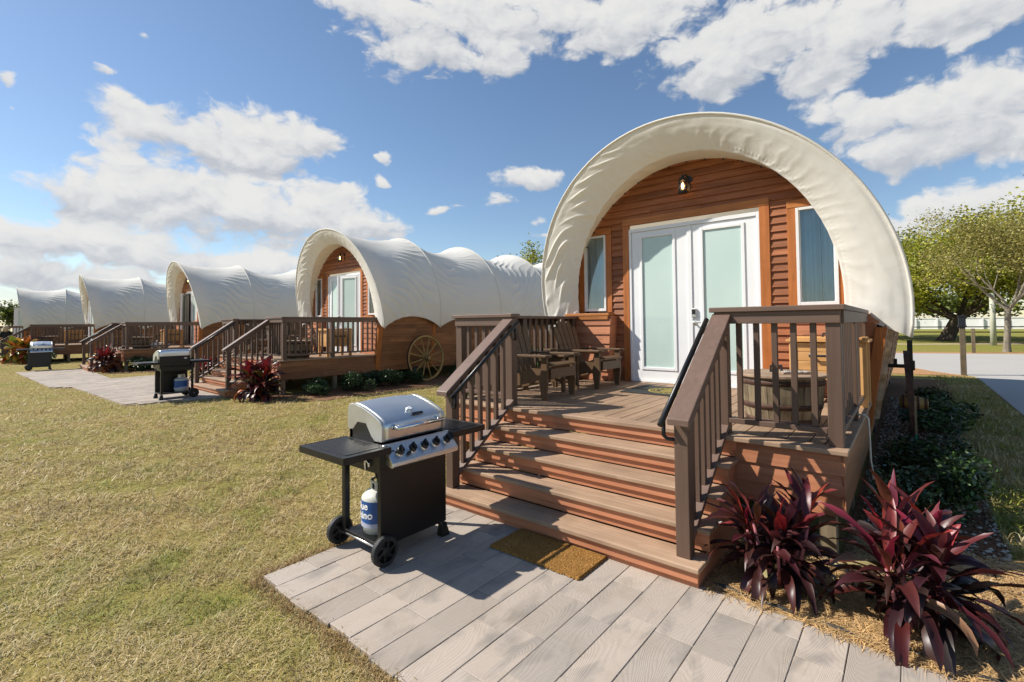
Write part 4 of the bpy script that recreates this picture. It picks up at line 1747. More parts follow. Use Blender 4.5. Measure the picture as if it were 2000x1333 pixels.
def leaf_cards(centres, size, rs, tilt=1.0, aspect=.5):
    """small pointed leaves (two triangles folded) at the given points; returns V,F"""
    n = len(centres)
    a = rs.uniform(0, 2 * PI, n)
    el = np.arcsin(np.clip(rs.uniform(-.6, 1, n), -1, 1)) * tilt
    d = np.stack([np.cos(a) * np.cos(el), np.sin(a) * np.cos(el), np.sin(el)], 1)
    rnd = rs.normal(size=(n, 3))
    s = np.cross(d, rnd)
    s /= np.linalg.norm(s, axis=1)[:, None] + 1e-9
    L = (size * rs.uniform(.6, 1.35, n))[:, None]
    w = L * aspect * .5
    up = np.cross(s, d) * w * .35
    c = centres
    V = np.stack([c - d * L * .5, c + s * w + up, c + d * L * .5, c - s * w + up], 1).reshape(-1, 3)
    F = np.arange(n * 4).reshape(n, 4)
    return V, F


def shrub_mesh(name, rx, ry, h, n, size, seed, cols, dens=.75):
    rs = np.random.default_rng(seed)
    # several overlapping clumps, leaves mostly near their outside
    k = 9
    cc = np.stack([rs.uniform(-.6, .6, k) * rx, rs.uniform(-.6, .6, k) * ry, rs.uniform(.25, .72, k) * h], 1)
    rr = rs.uniform(.32, .52, k)
    idx = rs.integers(0, k, n)
    d = rs.normal(size=(n, 3))
    d /= np.linalg.norm(d, axis=1)[:, None]
    rad = rs.uniform(.25, 1, n) ** .45
    P = cc[idx] + d * (rr[idx] * rad)[:, None] * np.array([rx, ry, h * .95])
    P[:, 2] = np.abs(P[:, 2]) + .02
    V, F = leaf_cards(P, np.full(n, size), rs)
    c = np.array(cols)[rs.integers(0, len(cols), n)] * rs.uniform(.6, 1.4, n)[:, None]
    return arrays_mesh(name, V, F, M['gloss_leaf'], np.repeat(c, 4, 0))


def obj_from(me, name, parent=None, loc=(0, 0, 0), rz=0.0, sc=(1, 1, 1)):
    o = bpy.data.objects.new(name, me)
    COL.objects.link(o)
    ORG.setdefault(o.name, Vector((0, 0, 0)))
    o.parent = parent
    o.location = loc
    o.rotation_euler = (0, 0, rz)
    o.scale = sc
    return o


SHRUB_COLS = [(.022, .045, .014), (.035, .07, .02), (.05, .10, .022), (.03, .055, .02)]
SHM = [shrub_mesh('shrub_leaves', .5, .5, .55, 2600, .06, 11 + i, SHRUB_COLS) for i in range(3)]
SHS = MB()
for k in range(7):
    a = k * .9
    SHS.tube([(.03 * math.cos(a), .03 * math.sin(a), -.03), (.18 * math.cos(a), .18 * math.sin(a), .3)], [.008, .004], 5)
SHSO = None


def shrub(loc, sc, label, seed=0, group='dark green shrubs along the cabins'):
    global SHSO
    t = thing('shrub', loc, label, 'shrub', group)
    o = obj_from(SHM[seed % 3], 'foliage', t, (0, 0, 0), seed * 1.3, sc)
    if SHSO is None:
        SHSO = SHS.build('stem', M['brown_stem'], t, org=(0, 0, 0))
        SHSO.location = (0, 0, 0)
        SHSO.scale = sc
    else:
        s = SHSO.copy()
        COL.objects.link(s)
        s.parent = t
        s.location = (0, 0, 0)
        s.scale = sc
    return t


# ------------------------------------------------------------------ trees
def tree(loc, H, crown_r, trunk_r, seed, label, cols, nleaf=9000, leaf=.2, spread=.75, levels=4, first=.28, bark='bark', lean=(0, 0), name='oak_tree', group='trees beyond the road', twig_leaf=1.0):
    r = random.Random(seed)
    rs = np.random.default_rng(seed)
    t = thing(name, loc, label, 'tree', group)
    tb = MB()
    tips = []

    def grow(p, d, L, rad, lev):
        n = 4
        pts, rads = [p], [rad]
        q = p.copy()
        dd = d.copy()
        for i in range(n):
            dd = (dd + Vector((r.uniform(-1, 1), r.uniform(-1, 1), r.uniform(-.5, .8))) * .16).normalized()
            q = q + dd * L / n
            pts.append(q.copy())
            rads.append(rad * (1 - .42 * (i + 1) / n))
            if lev >= levels - 2:
                tips.append((q.copy(), lev))
        if rad > .012:
            tb.tube(pts, rads, 7 if lev < 2 else 5, cap=False)
        if lev < levels:
            m = r.choice([3, 4, 4]) if lev < 2 else 3
            for k in range(m):
                az = r.uniform(0, 2 * PI)
                tl = r.uniform(.35, 1.0) * spread
                a = dd.orthogonal().normalized()
                b = dd.cross(a)
                nd = (dd * math.cos(tl) + (a * math.cos(az) + b * math.sin(az)) * math.sin(tl))
                nd = (nd + Vector((0, 0, .12))).normalized()
                j = r.choice([2, 3, 4, 4]) if lev else r.choice([3, 4, 4])
                grow(pts[j].copy(), nd, L * r.uniform(.62, .85), rads[j] * r.uniform(.55, .75), lev + 1)
    hgt0 = H * first
    L1 = crown_r * .62
    base = Vector(loc)
    top = base + Vector((lean[0], lean[1], hgt0))
    tb.tube([base - Vector((0, 0, .2)), base + (top - base) * .12, base + (top - base) * .5, top], [trunk_r * 1.7, trunk_r * 1.15, trunk_r, trunk_r * .92], 10, cap=False)
    for k in range(5):
        az = k * 2 * PI / 5 + r.uniform(-.4, .4)
        tl = r.uniform(.25, 1.0) * spread * 1.1
        d = Vector((math.cos(az) * math.sin(tl), math.sin(az) * math.sin(tl), math.cos(tl)))
        grow(top - Vector((0, 0, r.uniform(0, hgt0 * .2))), d, L1 * r.uniform(.8, 1.15), trunk_r * r.uniform(.42, .62), 1)
    # fit height
    T = np.array([p for p, l in tips])
    s = (H - hgt0) / max(.1, (T[:, 2].max() - top.z + leaf))
    sr = crown_r / max(.1, np.percentile(np.hypot(T[:, 0] - loc[0], T[:, 1] - loc[1]), 96))

    def fit(P):
        P = np.array(P, float)
        hi = P[:, 2] > top.z
        P[hi, 2] = top.z + (P[hi, 2] - top.z) * s
        w = np.clip((P[:, 2] - base.z) / max(.1, hgt0), 0, 1)
        P[:, 0] = loc[0] + (P[:, 0] - loc[0]) * (1 + (sr - 1) * w * (w > .9))
        P[:, 1] = loc[1] + (P[:, 1] - loc[1]) * (1 + (sr - 1) * w * (w > .9))
        return P
    tb.v = [tuple(p) for p in fit(tb.v)]
    tb.build('trunk', M[bark], t, smooth=True, fix=False)
    T = fit(T)
    idx = rs.integers(0, len(T), nleaf)
    P = T[idx] + rs.normal(size=(nleaf, 3)) * np.array([1, 1, .7]) * crown_r * .095 * twig_leaf
    V, F = leaf_cards(P, np.full(nleaf, leaf), rs, .8, .6)
    tone = np.array(cols)[rs.integers(0, len(cols), len(T))][idx]
    c = tone * rs.uniform(.7, 1.3, nleaf)[:, None]
    V = V - np.array(loc)
    me = arrays_mesh('crown', V, F, M['leaf'], np.repeat(c, 4, 0))
    obj_from(me, 'crown', t)
    return t


# ------------------------------------------------------------------ a person, far off
def build_person(loc):
    t = thing('person', loc, 'fair haired person in black top and dark trousers at the far left edge', 'person')
    L = Vector(loc)
    J = [(0, 0, .92), (0, 0, 1.08), (0, 0, 1.28), (0, .0, 1.43), (.0, .01, 1.50), (.0, .03, 1.60),
         (-.16, 0, 1.38), (-.19, .02, 1.12), (-.17, .15, .93), (-.165, .20, .86),
         (.16, 0, 1.38), (.19, .02, 1.12), (.17, .15, .93), (.165, .20, .86),
         (-.09, 0, .88), (-.10, .03, .50), (-.10, -.02, .09), (-.10, .10, .03),
         (.09, 0, .88), (.10, .0, .50), (.10, -.05, .09), (.10, .07, .03)]
    RD = [.13, .115, .14, .09, .05, .085, .06, .042, .032, .03, .06, .042, .032, .03, .085, .058, .042, .035, .085, .058, .042, .035]
    ED = [(0, 1), (1, 2), (2, 3), (3, 4), (4, 5), (3, 6), (6, 7), (7, 8), (8, 9), (3, 10), (10, 11), (11, 12), (12, 13), (0, 14), (14, 15), (15, 16), (16, 17), (0, 18), (18, 19), (19, 20), (20, 21)]

    def skin(name, idx, mat, grow=0.0, root=None):
        mp = {a: i for i, a in enumerate(idx)}
        me = bpy.data.meshes.new(name)
        me.from_pydata([J[i] for i in idx], [(mp[a], mp[b]) for a, b in ED if a in mp and b in mp], [])
        ob = bpy.data.objects.new(name, me)
        COL.objects.link(ob)
        ob.modifiers.new('Skin', 'SKIN')
        me.skin_vertices.new() if not me.skin_vertices else None
        for i, a in enumerate(idx):
            me.skin_vertices[0].data[i].radius = (RD[a] + grow, (RD[a] + grow) * (.8 if a < 4 else 1))
            me.skin_vertices[0].data[i].use_root = (a == (root if root is not None else idx[0]))
        s = ob.modifiers.new('Sub', 'SUBSURF')
        s.levels = s.render_levels = 2
        me.materials.append(mat)
        ob.parent = t
        return ob
    skin('body', list(range(22)), M['skin'])
    skin('shirt', [0, 1, 2, 3, 6, 7, 10, 11], M['cloth_black'], .012)
    skin('trousers', [0, 14, 15, 16, 18, 19, 20], M['cloth_denim'], .012)
    h = MB()
    for k in range(1):
        h.lathe([(.03, .125), (.075, .10), (.10, .04), (.105, -.03), (.10, -.12), (.07, -.2)], (0, -.012, 1.60), 'z', 18)
    v = [(p[0] + L.x, p[1] + L.y + (.05 if p[1] > .06 else 0) * 0, p[2] + L.z) for p in h.v]
    h.v = v
    h.build('hair', M['hair'], t, smooth=True)
    f = MB()
    for sx in (-.032, .032):
        f.lathe([(.0, .0), (.009, .004), (.0, .01)], (L.x + sx, L.y + .105, L.z + 1.61), 'y', 8)
    f.lathe([(.014, -.02), (.012, .0), (.004, .018)], (L.x, L.y + .112, L.z + 1.585), 'z', 8)
    f.build('face', M['skin'], t, smooth=True)
    return t


# ------------------------------------------------------------------ place everything
# cabin i: shift, rise, turn
ROW = [(0, 0, 0, 0), (-10.383, 1.173, RISE, -.025), (-21.12, .707, RISE, -.059), (-30.154, -.766, RISE, -.09), (-42.7, -1.913, RISE, -.112)]


def spot(i, p):
    dx, dy, g, r = ROW[i]
    q = Vector((p[0] - PV[0], p[1] - PV[1]))
    c, s = math.cos(r), math.sin(r)
    return Vector((PV[0] + dx + c * q.x - s * q.y, PV[1] + dy + s * q.x + c * q.y, p[2] + g))


def repeat(root, i, label, at=None, rz=0.0):
    o = copy_tree(root)
    o.location = spot(i, at if at else ORG[root.name])
    o.rotation_euler = (0, 0, ROW[i][3] + rz)
    o['label'] = label
    return o


cab = build_cabin()
cab['label'] = 'nearest and largest cabin with its wooden front and double doors in full view'
cabs = [cab]
for i, lb in enumerate(['second cabin along, its flank of brown boards in view behind a spoked wheel',
                        'middle cabin of the row, standing behind the white bags on its porch',
                        'cabin fourth along the row, beyond the cabin with the white bags',
                        'farthest cabin at the left end with one white door swung wide open'], 1):
    c_ = repeat(cab, i, lb)
    c_.location = spot(i, (PV[0], PV[1] - (.0, .12, .27, .33, .40)[i], 0))
    cabs.append(c_)


def open_door(c, ang, which):
    ds = [o for o in c.children if o.name.split('.')[0] == 'door']
    ds.sort(key=lambda o: o.location.x)
    ds[which].rotation_euler = (0, 0, ang)


open_door(cabs[1], R(14), 1)
open_door(cabs[2], R(-26), 0)
open_door(cabs[3], R(20), 1)
open_door(cabs[4], R(-112), 0)

por = build_porch()
por['label'] = 'nearest porch with full front steps, black handrails and a half barrel on it'
for i, lb in enumerate(['second porch, its long side rail in front of the cabin with the wagon wheel',
                        'porch with white bags lying behind its side railing',
                        'porch behind the small distant grill, its pine chest at the rail',
                        'farthest porch at the left end, beside the standing person'], 1):
    repeat(por, i, lb)

C1, C2 = (-3.52, 5.86), (-3.52, 4.68)
ch = build_chair(*C1)
ch['label'] = 'brown chair with tall fan back beside the white doors of the nearest cabin'
o = copy_tree(ch)
o.location = (C2[0], C2[1], DK)
o['label'] = 'brown chair nearest the steps, behind the left newel post of the nearest porch'
names = {1: 'porch with its wheel leaning beyond', 2: 'porch with the white bags', 3: 'porch behind the small distant grill'}
for i in (1, 2, 3):
    repeat(ch, i, 'brown chair closer to the doors on the ' + names[i])
    repeat(ch, i, 'brown chair closer to the steps on the ' + names[i], at=(C2[0], C2[1], DK))
tb = build_table(-3.55, 5.27)
tb['label'] = 'small slatted table between the two chairs on the nearest porch'
for i in (1, 2, 3):
    repeat(tb, i, 'small slatted table between the chairs on the ' + names[i])
ba = build_barrel(-.86, 4.66)
ba['label'] = 'weathered half barrel with rusty hoops and round lid on the nearest porch'
for i in (1, 2, 3):
    repeat(ba, i, 'dark half barrel in the railing corner of the ' + names[i], at=(-.84, 4.46, DK))
g = build_tiles(-.74, 4.60)
g['label'] = 'small checkered game board lying on the lid of the nearest half barrel'
co = build_cooler(-.66, 6.08)
co['label'] = 'pine cooler chest with black towel bar behind the half barrel of the nearest porch'
for i in (1, 2, 3):
    repeat(co, i, 'pine cooler chest at the side railing of the ' + names[i], at=(-.78, 5.4, DK), rz=PI / 2)
dm = build_door_mat()
dm['label'] = 'black door mat with round yellow emblem before the nearest double doors'

wh = build_wheel(.04, 7.66)
wh['label'] = 'wagon wheel seen edge on at the right flank of the nearest cabin'
repeat(wh, 1, 'spoked wagon wheel leaning on the brown boarded flank of the second cabin')

gr = build_grill()
gr['label'] = 'large stainless lidded gas grill on the wood look pavement by the near steps'
tk = build_tank()
tk['label'] = 'white and blue propane bottle standing in the nearest grill'
g2 = copy_tree(gr)
GP2, GP3 = (-12.28, 3.42, RISE), (-24.9, 2.66, RISE)
g2.location = GP2
g2.rotation_euler = (0, 0, R(178))
g2['label'] = 'middle grill turned so that its black back faces the camera'
g3 = copy_tree(gr)
g3.location = GP3
g3.rotation_euler = (0, 0, R(-4))
g3['label'] = 'small distant grill at the left, its row of knobs facing the camera'


def tank_at(gp, rz, label):
    k = copy_tree(tk)
    d = Vector((ORG[tk.name].x - GB[0], ORG[tk.name].y - GB[1]))
    c, s = math.cos(rz), math.sin(rz)
    k.location = (gp[0] + c * d.x - s * d.y, gp[1] + s * d.x + c * d.y, ORG[tk.name].z + gp[2])
    k.rotation_euler = (0, 0, rz)
    k['label'] = label


tank_at(GP2, R(178), 'propane bottle under the middle grill with the black back')
tank_at(GP3, R(-4), 'propane bottle half hidden in the small distant grill')

# coir mat at the foot of the steps
m = MB()
nx, ny = 90, 44
P = np.zeros((nx, ny, 3))
for i in range(nx):
    for j in range(ny):
        x = -2.385 + .755 * i / (nx - 1)
        y = 2.612 + .37 * j / (ny - 1)
        e = min(i, nx - 1 - i, j, ny - 1 - j)
        P[i, j] = (x + (rng.uniform(-.006, .006) if e == 0 else 0), y + .008 * (x + 2) + (rng.uniform(-.006, .006) if e == 0 else 0), .0255 + (.016 + rng.uniform(-.002, .002)) * (e > 0))
m.grid(P)
tag(m.build('doormat', M['coir'], fix=False), 'brown coir doormat on the pavement at the foot of the steps', 'doormat')

# bags on the third porch
for k, (x, y, s, lb) in enumerate(((-.72, 4.86, .18, 'white plastic bag on the middle porch, closer to the barrel'), (-.74, 5.1, .17, 'white plastic bag on the middle porch, closer to the pine chest'))):
    m = MB()
    nu, nv = 22, 14
    P = np.zeros((nv, nu, 3))
    c = spot(2, (x, y, DK))
    for i in range(nv):
        ph = PI * i / (nv - 1)
        for j in range(nu):
            a = 2 * PI * j / (nu - 1)
            rr = s * (1 + .16 * math.sin(3 * a + 2 * ph + k) + .1 * math.sin(7 * a - 3 * ph)) if 0 < i < nv - 1 else s * .5
            P[i, j] = (c.x + rr * math.sin(ph) * math.cos(a), c.y + rr * math.sin(ph) * math.sin(a) * 1.2, c.z + max(0, s * .8 * (1 - math.cos(ph)) * .75))
    m.grid(P)
    m.tube([(c.x, c.y, c.z + s * 1.1), (c.x + .03, c.y, c.z + s * 1.25), (c.x + .07, c.y + .03, c.z + s * 1.4)], [.03, .025, .05], 8)
    tag(m.build('plastic_bag', M['bag'], smooth=True, fix=False), lb, 'bag', 'white bags on the middle porch')

# white drain pipe over the edge of the near porch
m = MB()
pts = [(-.36, 5.06, DK + .055), (-.31, 5.06, DK + .06), (-.285, 5.06, DK + .03), (-.28, 5.06, DK - .1), (-.277, 5.06, .46), (-.26, 5.06, .33)]
m.tube(pts, .0075, 8)
m.lathe([(.013, 0), (.013, .04)], (-.26, 5.06, .30), 'z', 10)
tag(m.build('drain_pipe', M['tank'], smooth=True), 'thin pale pipe bent over the right edge of the nearest porch', 'pipe')

# irrigation line in the straw
m = MB()
pts = [(-.97 + .06 * k, 3.10 - .03 * math.sin(k * .12) - .07 * (k / 34) + .006 * math.sin(k * .9), .024 + .008 * math.sin(k * 1.3)) for k in range(34)]
m.tube(pts, .0095, 8)
tag(m.build('drip_hose', M['rubber'], smooth=True), 'black irrigation hose lying in the straw along the pavement edge', 'hose')

# wooden stake with green tape
t = thing('garden_stake', (.03, 6.62, 0), 'thin wooden stake with green tape in the shrubs by the nearest cabin', 'stake')
m = MB()
m.box(.02, .038, 6.61, 6.63, -.05, .78)
m.build('stake', M['lumber'], t, bevel=.002)
m = MB()
m.box(.018, .040, 6.608, 6.632, .30, .44)
M['tape'] = m_plain('green_tape', (.02, .14, .09), .4)
m.build('tape', M['tape'], t)

# bark-edged plank fixed upright at the flank
m = MB()
n = 26
P = []
for i in range(n):
    z = .55 + 1.05 * i / (n - 1)
    o = -.385 + .22 * (z - .33) / 1.47 + .03
    P.append((o, 6.66 + .05 * math.sin(i * .9), 6.92 + .05 * math.sin(i * .7 + 1), z))
for i in range(n - 1):
    a, b = P[i], P[i + 1]
    m.hexa([(a[0], a[1], a[3]), (a[0] + .045, a[1] + .03, a[3]), (a[0] + .04, a[2] - .02, a[3]), (a[0], a[2], a[3])],
           [(b[0], b[1], b[3]), (b[0] + .045, b[1] + .03, b[3]), (b[0] + .04, b[2] - .02, b[3]), (b[0], b[2], b[3])])
tag(m.build('bark_slab', M['slab']), 'rough bark edged slab leaning on the right flank of the nearest cabin', 'plank')

# black steel stand beside the wheel
t = thing('steel_stand', (.02, 8.6, 0), 'black steel post with bracket arm beside the edge on wheel', 'stand')
m = MB()
m.box(-.03, .03, 8.57, 8.63, -.02, 1.36)
m.build('post', M['black'], t, bevel=.004)
m = MB()
m.beam((-.26, 8.6, 1.0), (.0, 8.6, 1.0), .04, .05)
m.beam((-.16, 8.6, 1.02), (-.16, 8.6, 1.1), .04, .04)
m.box(-.05, .05, 8.55, 8.65, .95, 1.08)
m.build('bracket', M['black'], t, bevel=.004)

# ------------------------------------------------------------------ planting
put_cordyline((-.66, 3.40, .02), .70, 9, 16, 22, 'dark red leaved plant between the near steps and its twin, against the porch skirt', spread=.23, L=(.30, .46), W=(.045, .07))
put_cordyline((.02, 3.26, .02), .76, 7, 18, 36, 'largest red leaved plant with drooping leaves at the right foreground', spread=.20, L=(.32, .52), W=(.048, .075))
put_cordyline((-10.55, 4.45, RISE), .98, 10, 16, 5, 'red and orange leaved plant beside the steps of the second porch', pal='mix')
put_cordyline((-21.75, 4.1, RISE), 1.0, 8, 14, 6, 'red and dark leaved plant right of the steps of the middle porch', pal='mix')
put_cordyline((-24.9, 4.6, RISE), 1.0, 7, 12, 8, 'red leaved plant left of the steps of the middle porch', pal='mix')
put_cordyline((-14.9, 4.9, RISE), .9, 7, 12, 9, 'red leaved plant left of the steps of the second porch', pal='mix')
put_cordyline((-30.6, 2.75, RISE), 1.35, 12, 16, 12, 'orange and yellow leaved bush behind the small distant grill', name='croton_bush', pal='croton', group='orange bushes', L=(.26, .42), W=(.10, .15), spread=.35)

n = 0
for x, y, s, lb in ((-10.15, 5.55, (.8, .95, .62), 'dark shrub under the second porch, nearest its red plant'),
                    (-10.1, 6.45, (.85, 1.0, .74), 'dark shrub under the second porch, next but one to its red plant'),
                    (-10.1, 7.3, (.85, 1.0, .74), 'dark shrub where the second porch meets its cabin'),
                    (-10.15, 8.1, (.75, .9, .62), 'dark shrub just left of the spoked wagon wheel'),
                    (-10.0, 10.2, (1.0, 1.2, .8), 'dark shrub beyond the spoked wagon wheel'),
                    (-21.3, 4.95, (1.0, 1.0, .9), 'small shrub below the side railing of the middle porch'),
                    (-21.0, 6.2, (1.1, 1.0, .9), 'shrub behind the middle grill, below the middle porch'),
                    (.14, 5.45, (.8, 1.2, .75), 'shrub nearest the large red leaved plant on the right'),
                    (.16, 6.5, (.75, 1.1, .72), 'shrub around the wooden stake right of the nearest porch'),
                    (.3, 9.3, (.75, 1.5, .85), 'shrub beyond the edge on wheel'),
                    (.3, 10.9, (.8, 1.4, .8), 'farthest shrub along the right flank of the nearest cabin'),
                    (-4.75, 5.2, (1.0, 1.2, 2.0), 'tall shrub behind the left railing of the nearest porch, nearer the steps'),
                    (-4.8, 6.4, (1.0, 1.3, 2.1), 'tall shrub behind the left railing of the nearest porch, nearer the cabin'),
                    (-4.8, 7.8, (1.0, 1.2, 2.0), 'tall shrub beside the left flank of the nearest cabin'),
                    (-29.6, 3.3, (1.2, 1.2, .9), 'low shrub between the orange bush and the fourth porch')):
    shrub((x, y, float(hgt(x))), s, lb, n)
    n += 1

OAK = [(.22, .25, .018), (.32, .33, .03), (.16, .19, .018), (.42, .39, .045)]
OLIVE = [(.27, .24, .06), (.36, .30, .10), (.32, .29, .06), (.20, .18, .05)]
DARK = [(.06, .085, .014), (.11, .14, .018), (.17, .19, .025)]
tree((2.2, 51, 0), 10.0, 7.8, .45, 3, 'spreading oak with thick dark trunk across the road', OAK, 52000, .24, 1.05, 4, .17, 'bark', (.7, 0))
tree((-5.5, 58, 0), 11.0, 7.5, .5, 4, 'broad oak half hidden behind the nearest canvas edge', OAK, 30000, .28, .95, 4, .2)
tree((11.5, 62, 0), 10.5, 8, .5, 5, 'dense oak behind the pale thin tree at the right edge', OAK, 30000, .28, .95, 4, .22)
tree((3.75, 34.4, 0), 7.9, 3.5, .125, 18, 'thin pale tree with sparse leaves across the road', OLIVE, 22000, .10, .85, 5, .30, 'pale_bark', (.1, 0), 'sparse_tree', twig_leaf=.9)
tree((6.0, 37.5, 0), 8.3, 3.2, .12, 28, 'taller sparse tree at the right edge of the view', OLIVE, 15000, .10, .7, 5, .30, 'pale_bark', (.1, 0), 'sparse_tree', twig_leaf=.8)
tree((-26.6, 38, 0), 11.0, 4.6, .3, 9, 'round topped tree rising behind the rear of the second cabin', OAK, 20000, .22, .9, 4, .25, 'bark', group='trees behind the cabins')
tree((-36, 43, 0), 10.0, 3.6, .3, 10, 'treetop just showing over the canvas of the second cabin', DARK, 5000, .26, .8, 4, .3, 'bark', group='trees behind the cabins')
for k, (x, y, h, r) in enumerate(((-92, 3.0, 5.6, 4.5), (-99, 9.0, 6.6, 5), (-108, 15.0, 6.8, 5.5), (-84, -1.5, 4.2, 3.6))):
    tree((x, y, RISE), h, r, .25, 40 + k, ['dark green tree at the left edge beyond the person', 'dark green tree left of the farthest cabin', 'dark green tree farthest behind the farthest cabin', 'low dark green tree at the extreme left edge'][k], DARK, 4500, .36, .9, 4, .16, 'bark', name='hedge_tree', group='trees at the far left')
for k, x in enumerate((-28, -9, 8, 24, 41, 60)):
    tree((x, 140 + 6 * (k % 3), 0), 9 + 2 * (k % 2), 11, .5, 60 + k, 'distant tree beyond the white wall', OAK if k % 2 else DARK, 4000, .8, 1.0, 4, .15, 'bark', group='distant trees beyond the white wall')

# ------------------------------------------------------------------ the ground's surfaces
def ring_pts(poly):
    return poly


sheet('straw_bed', [(-.99, 2.99), (.0, 2.93), (5, 2.5), (5, 4.1), (1.2, 4.6), (.55, 4.75), (.2, 4.2), (-.34, 3.95), (-.99, 3.95)], .008, M['straw_bed'], .02)
sheet('mulch_bed', [(-.40, 3.9), (.18, 4.15), (.50, 4.7), (.46, 6.8), (.55, 10), (.70, 13.5), (.70, 17.5), (-.45, 17.5)], .0045, M['mulch'], .02)
sheet('mulch_bed', [(-10.9, 4.3), (-9.9, 4.2), (-9.3, 5.2), (-9.25, 7.5), (-9.4, 17), (-10.6, 17), (-10.9, 5.0)], RISE + .0045, M['mulch'], .02)
sheet('mulch_bed', [(-4.1, 3.95), (-5.2, 4.2), (-5.4, 17), (-4.0, 17)], .012, M['mulch'], .06, drape=True)
sheet('mulch_bed', [(-22.6, 4.0), (-20.9, 3.8), (-20.2, 5.0), (-19.6, 16), (-22, 16)], RISE + .0045, M['mulch'], .02)
sheet('driveway', [(1.46, 4), (5.4, 4), (5.4, 19.5), (1.42, 19.2), (1.46, 17.8)], .006, M['asphalt'], .03)
sheet('road', [(-30, 24.5), (-.45, 23.0), (.5, 20.6), (1.42, 19.2), (5.4, 19.5), (40, 18.5), (40, 33.5), (4.2, 32.6), (-.5, 30.9), (-30, 30)], .0075, M['asphalt'], .03)
sheet('mulch_strip', [(-2, 19.0), (.72, 19.1), (1.38, 19.0), (.5, 20.55), (-.47, 22.95), (-2, 23.2)], .0055, M['orange_mulch'], .03)
sheet('mulch_strip', [(-30, 30.1), (-.5, 31.0), (4.2, 32.7), (40, 33.6), (40, 35.2), (4.2, 34.0), (-.5, 32.2), (-30, 31.2)], .0055, M['orange_mulch'], .03)
sheet('sandy_track', [(-20, 41), (.5, 42.2), (6, 45.5), (40, 52), (40, 57), (6, 48.5), (.5, 44.0), (-20, 42.6)], .0055, M['dirt'], .03)

# posts, pole and wall across the road
M['dark_lumber'] = m_wood('weathered_post', (.10, .075, .045), (.18, .14, .085), 2, None, .1, .8)


def wood_post(x, y, w, h, cap, label):
    t = thing('bollard_post', (x, y, 0), label, 'post', 'wooden posts by the road')
    m = MB()
    m.box(x - w / 2, x + w / 2, y - w / 2, y + w / 2, -.05, h)
    m.build('post', M['dark_lumber'], t, bevel=.008)
    if cap:
        m = MB()
        m.box(x - w * .75, x + w * .75, y - w * .75, y + w * .75, h + .001, h + .05)
        m.box(x - w * .62, x + w * .62, y - w * .62, y + w * .62, h + .051, h + .30)
        m.box(x - w * .75, x + w * .75, y - w * .75, y + w * .75, h + .301, h + .34)
        m.build('lamp_head', M['iron'], t, bevel=.006)


wood_post(1.21, 19.45, .13, 1.42, True, 'wooden lamp post with dark head on the near side of the road')
wood_post(2.42, 32.7, .14, 1.2, False, 'short grey post across the road')
t = thing('utility_pole', (4.1, 42.9, 0), 'slim pale pole just left of the thin pale tree', 'pole')
m = MB()
m.tube([(4.1, 42.9, -.1), (4.1, 42.9, 3.3)], [.16, .13], 12)
M['pale_paint'] = m_plain('pale_pole', (.42, .42, .33), .7)
m.build('pole', M['pale_paint'], t, smooth=True)
t = thing('white_wall', (10, 118, 0), 'long low white wall with a rail beyond the meadow', 'wall')
m = MB()
m.box(-45, 70, 118, 118.4, -.2, 1.9)
m.box(-45, 70, 117.9, 118.5, 1.91, 2.05)
m.build('wall', M['vinyl'], t)
m = MB()
for k in range(38):
    x = -44 + k * 3
    m.box(x - .1, x + .1, 117.7, 117.89, -.1, 1.9)
m.build('pilasters', M['vinyl'], t)
t = thing('rail_fence', (2, 64, 0), 'low dark rail fence in front of the white wall', 'fence')
m = MB()
for z in (.45, .95):
    m.box(-30, 45, 64 - .03, 64 + .03, z - .05, z + .05)
m.build('rail', M['rust'], t)
for k in range(26):
    m = MB()
    x = -30 + k * 3
    m.box(x - .06, x + .06, 63.9, 64.1, -.1, 1.1)
    m.build('post', M['rust'], t)

build_person((-34.6, 2.5, RISE)).rotation_euler = (0, 0, R(70))

# ------------------------------------------------------------------ grass and straw
CAMP = Vector((0, 0, 1.63))


def patch(x, y, s):
    return nz(x * .55, y * .55, s) * .5 + nz(x * 1.9 + 3, y * 1.7, s + 2) * .35 + nz(x * 5.1, y * 4.7, s + 4) * .25


def grass_field(npts, r0, r1, a0, a1, ok, L, W, rs, flat=.5):
    """blades in view order: density falls with distance"""
    u = rs.uniform(0, 1, npts)
    rr = r0 * (r1 / r0) ** u
    az = rs.uniform(a0, a1, npts)
    x, y = rr * np.sin(az), rr * np.cos(az)
    k = ok(x, y)
    return x[k], y[k], rr[k]


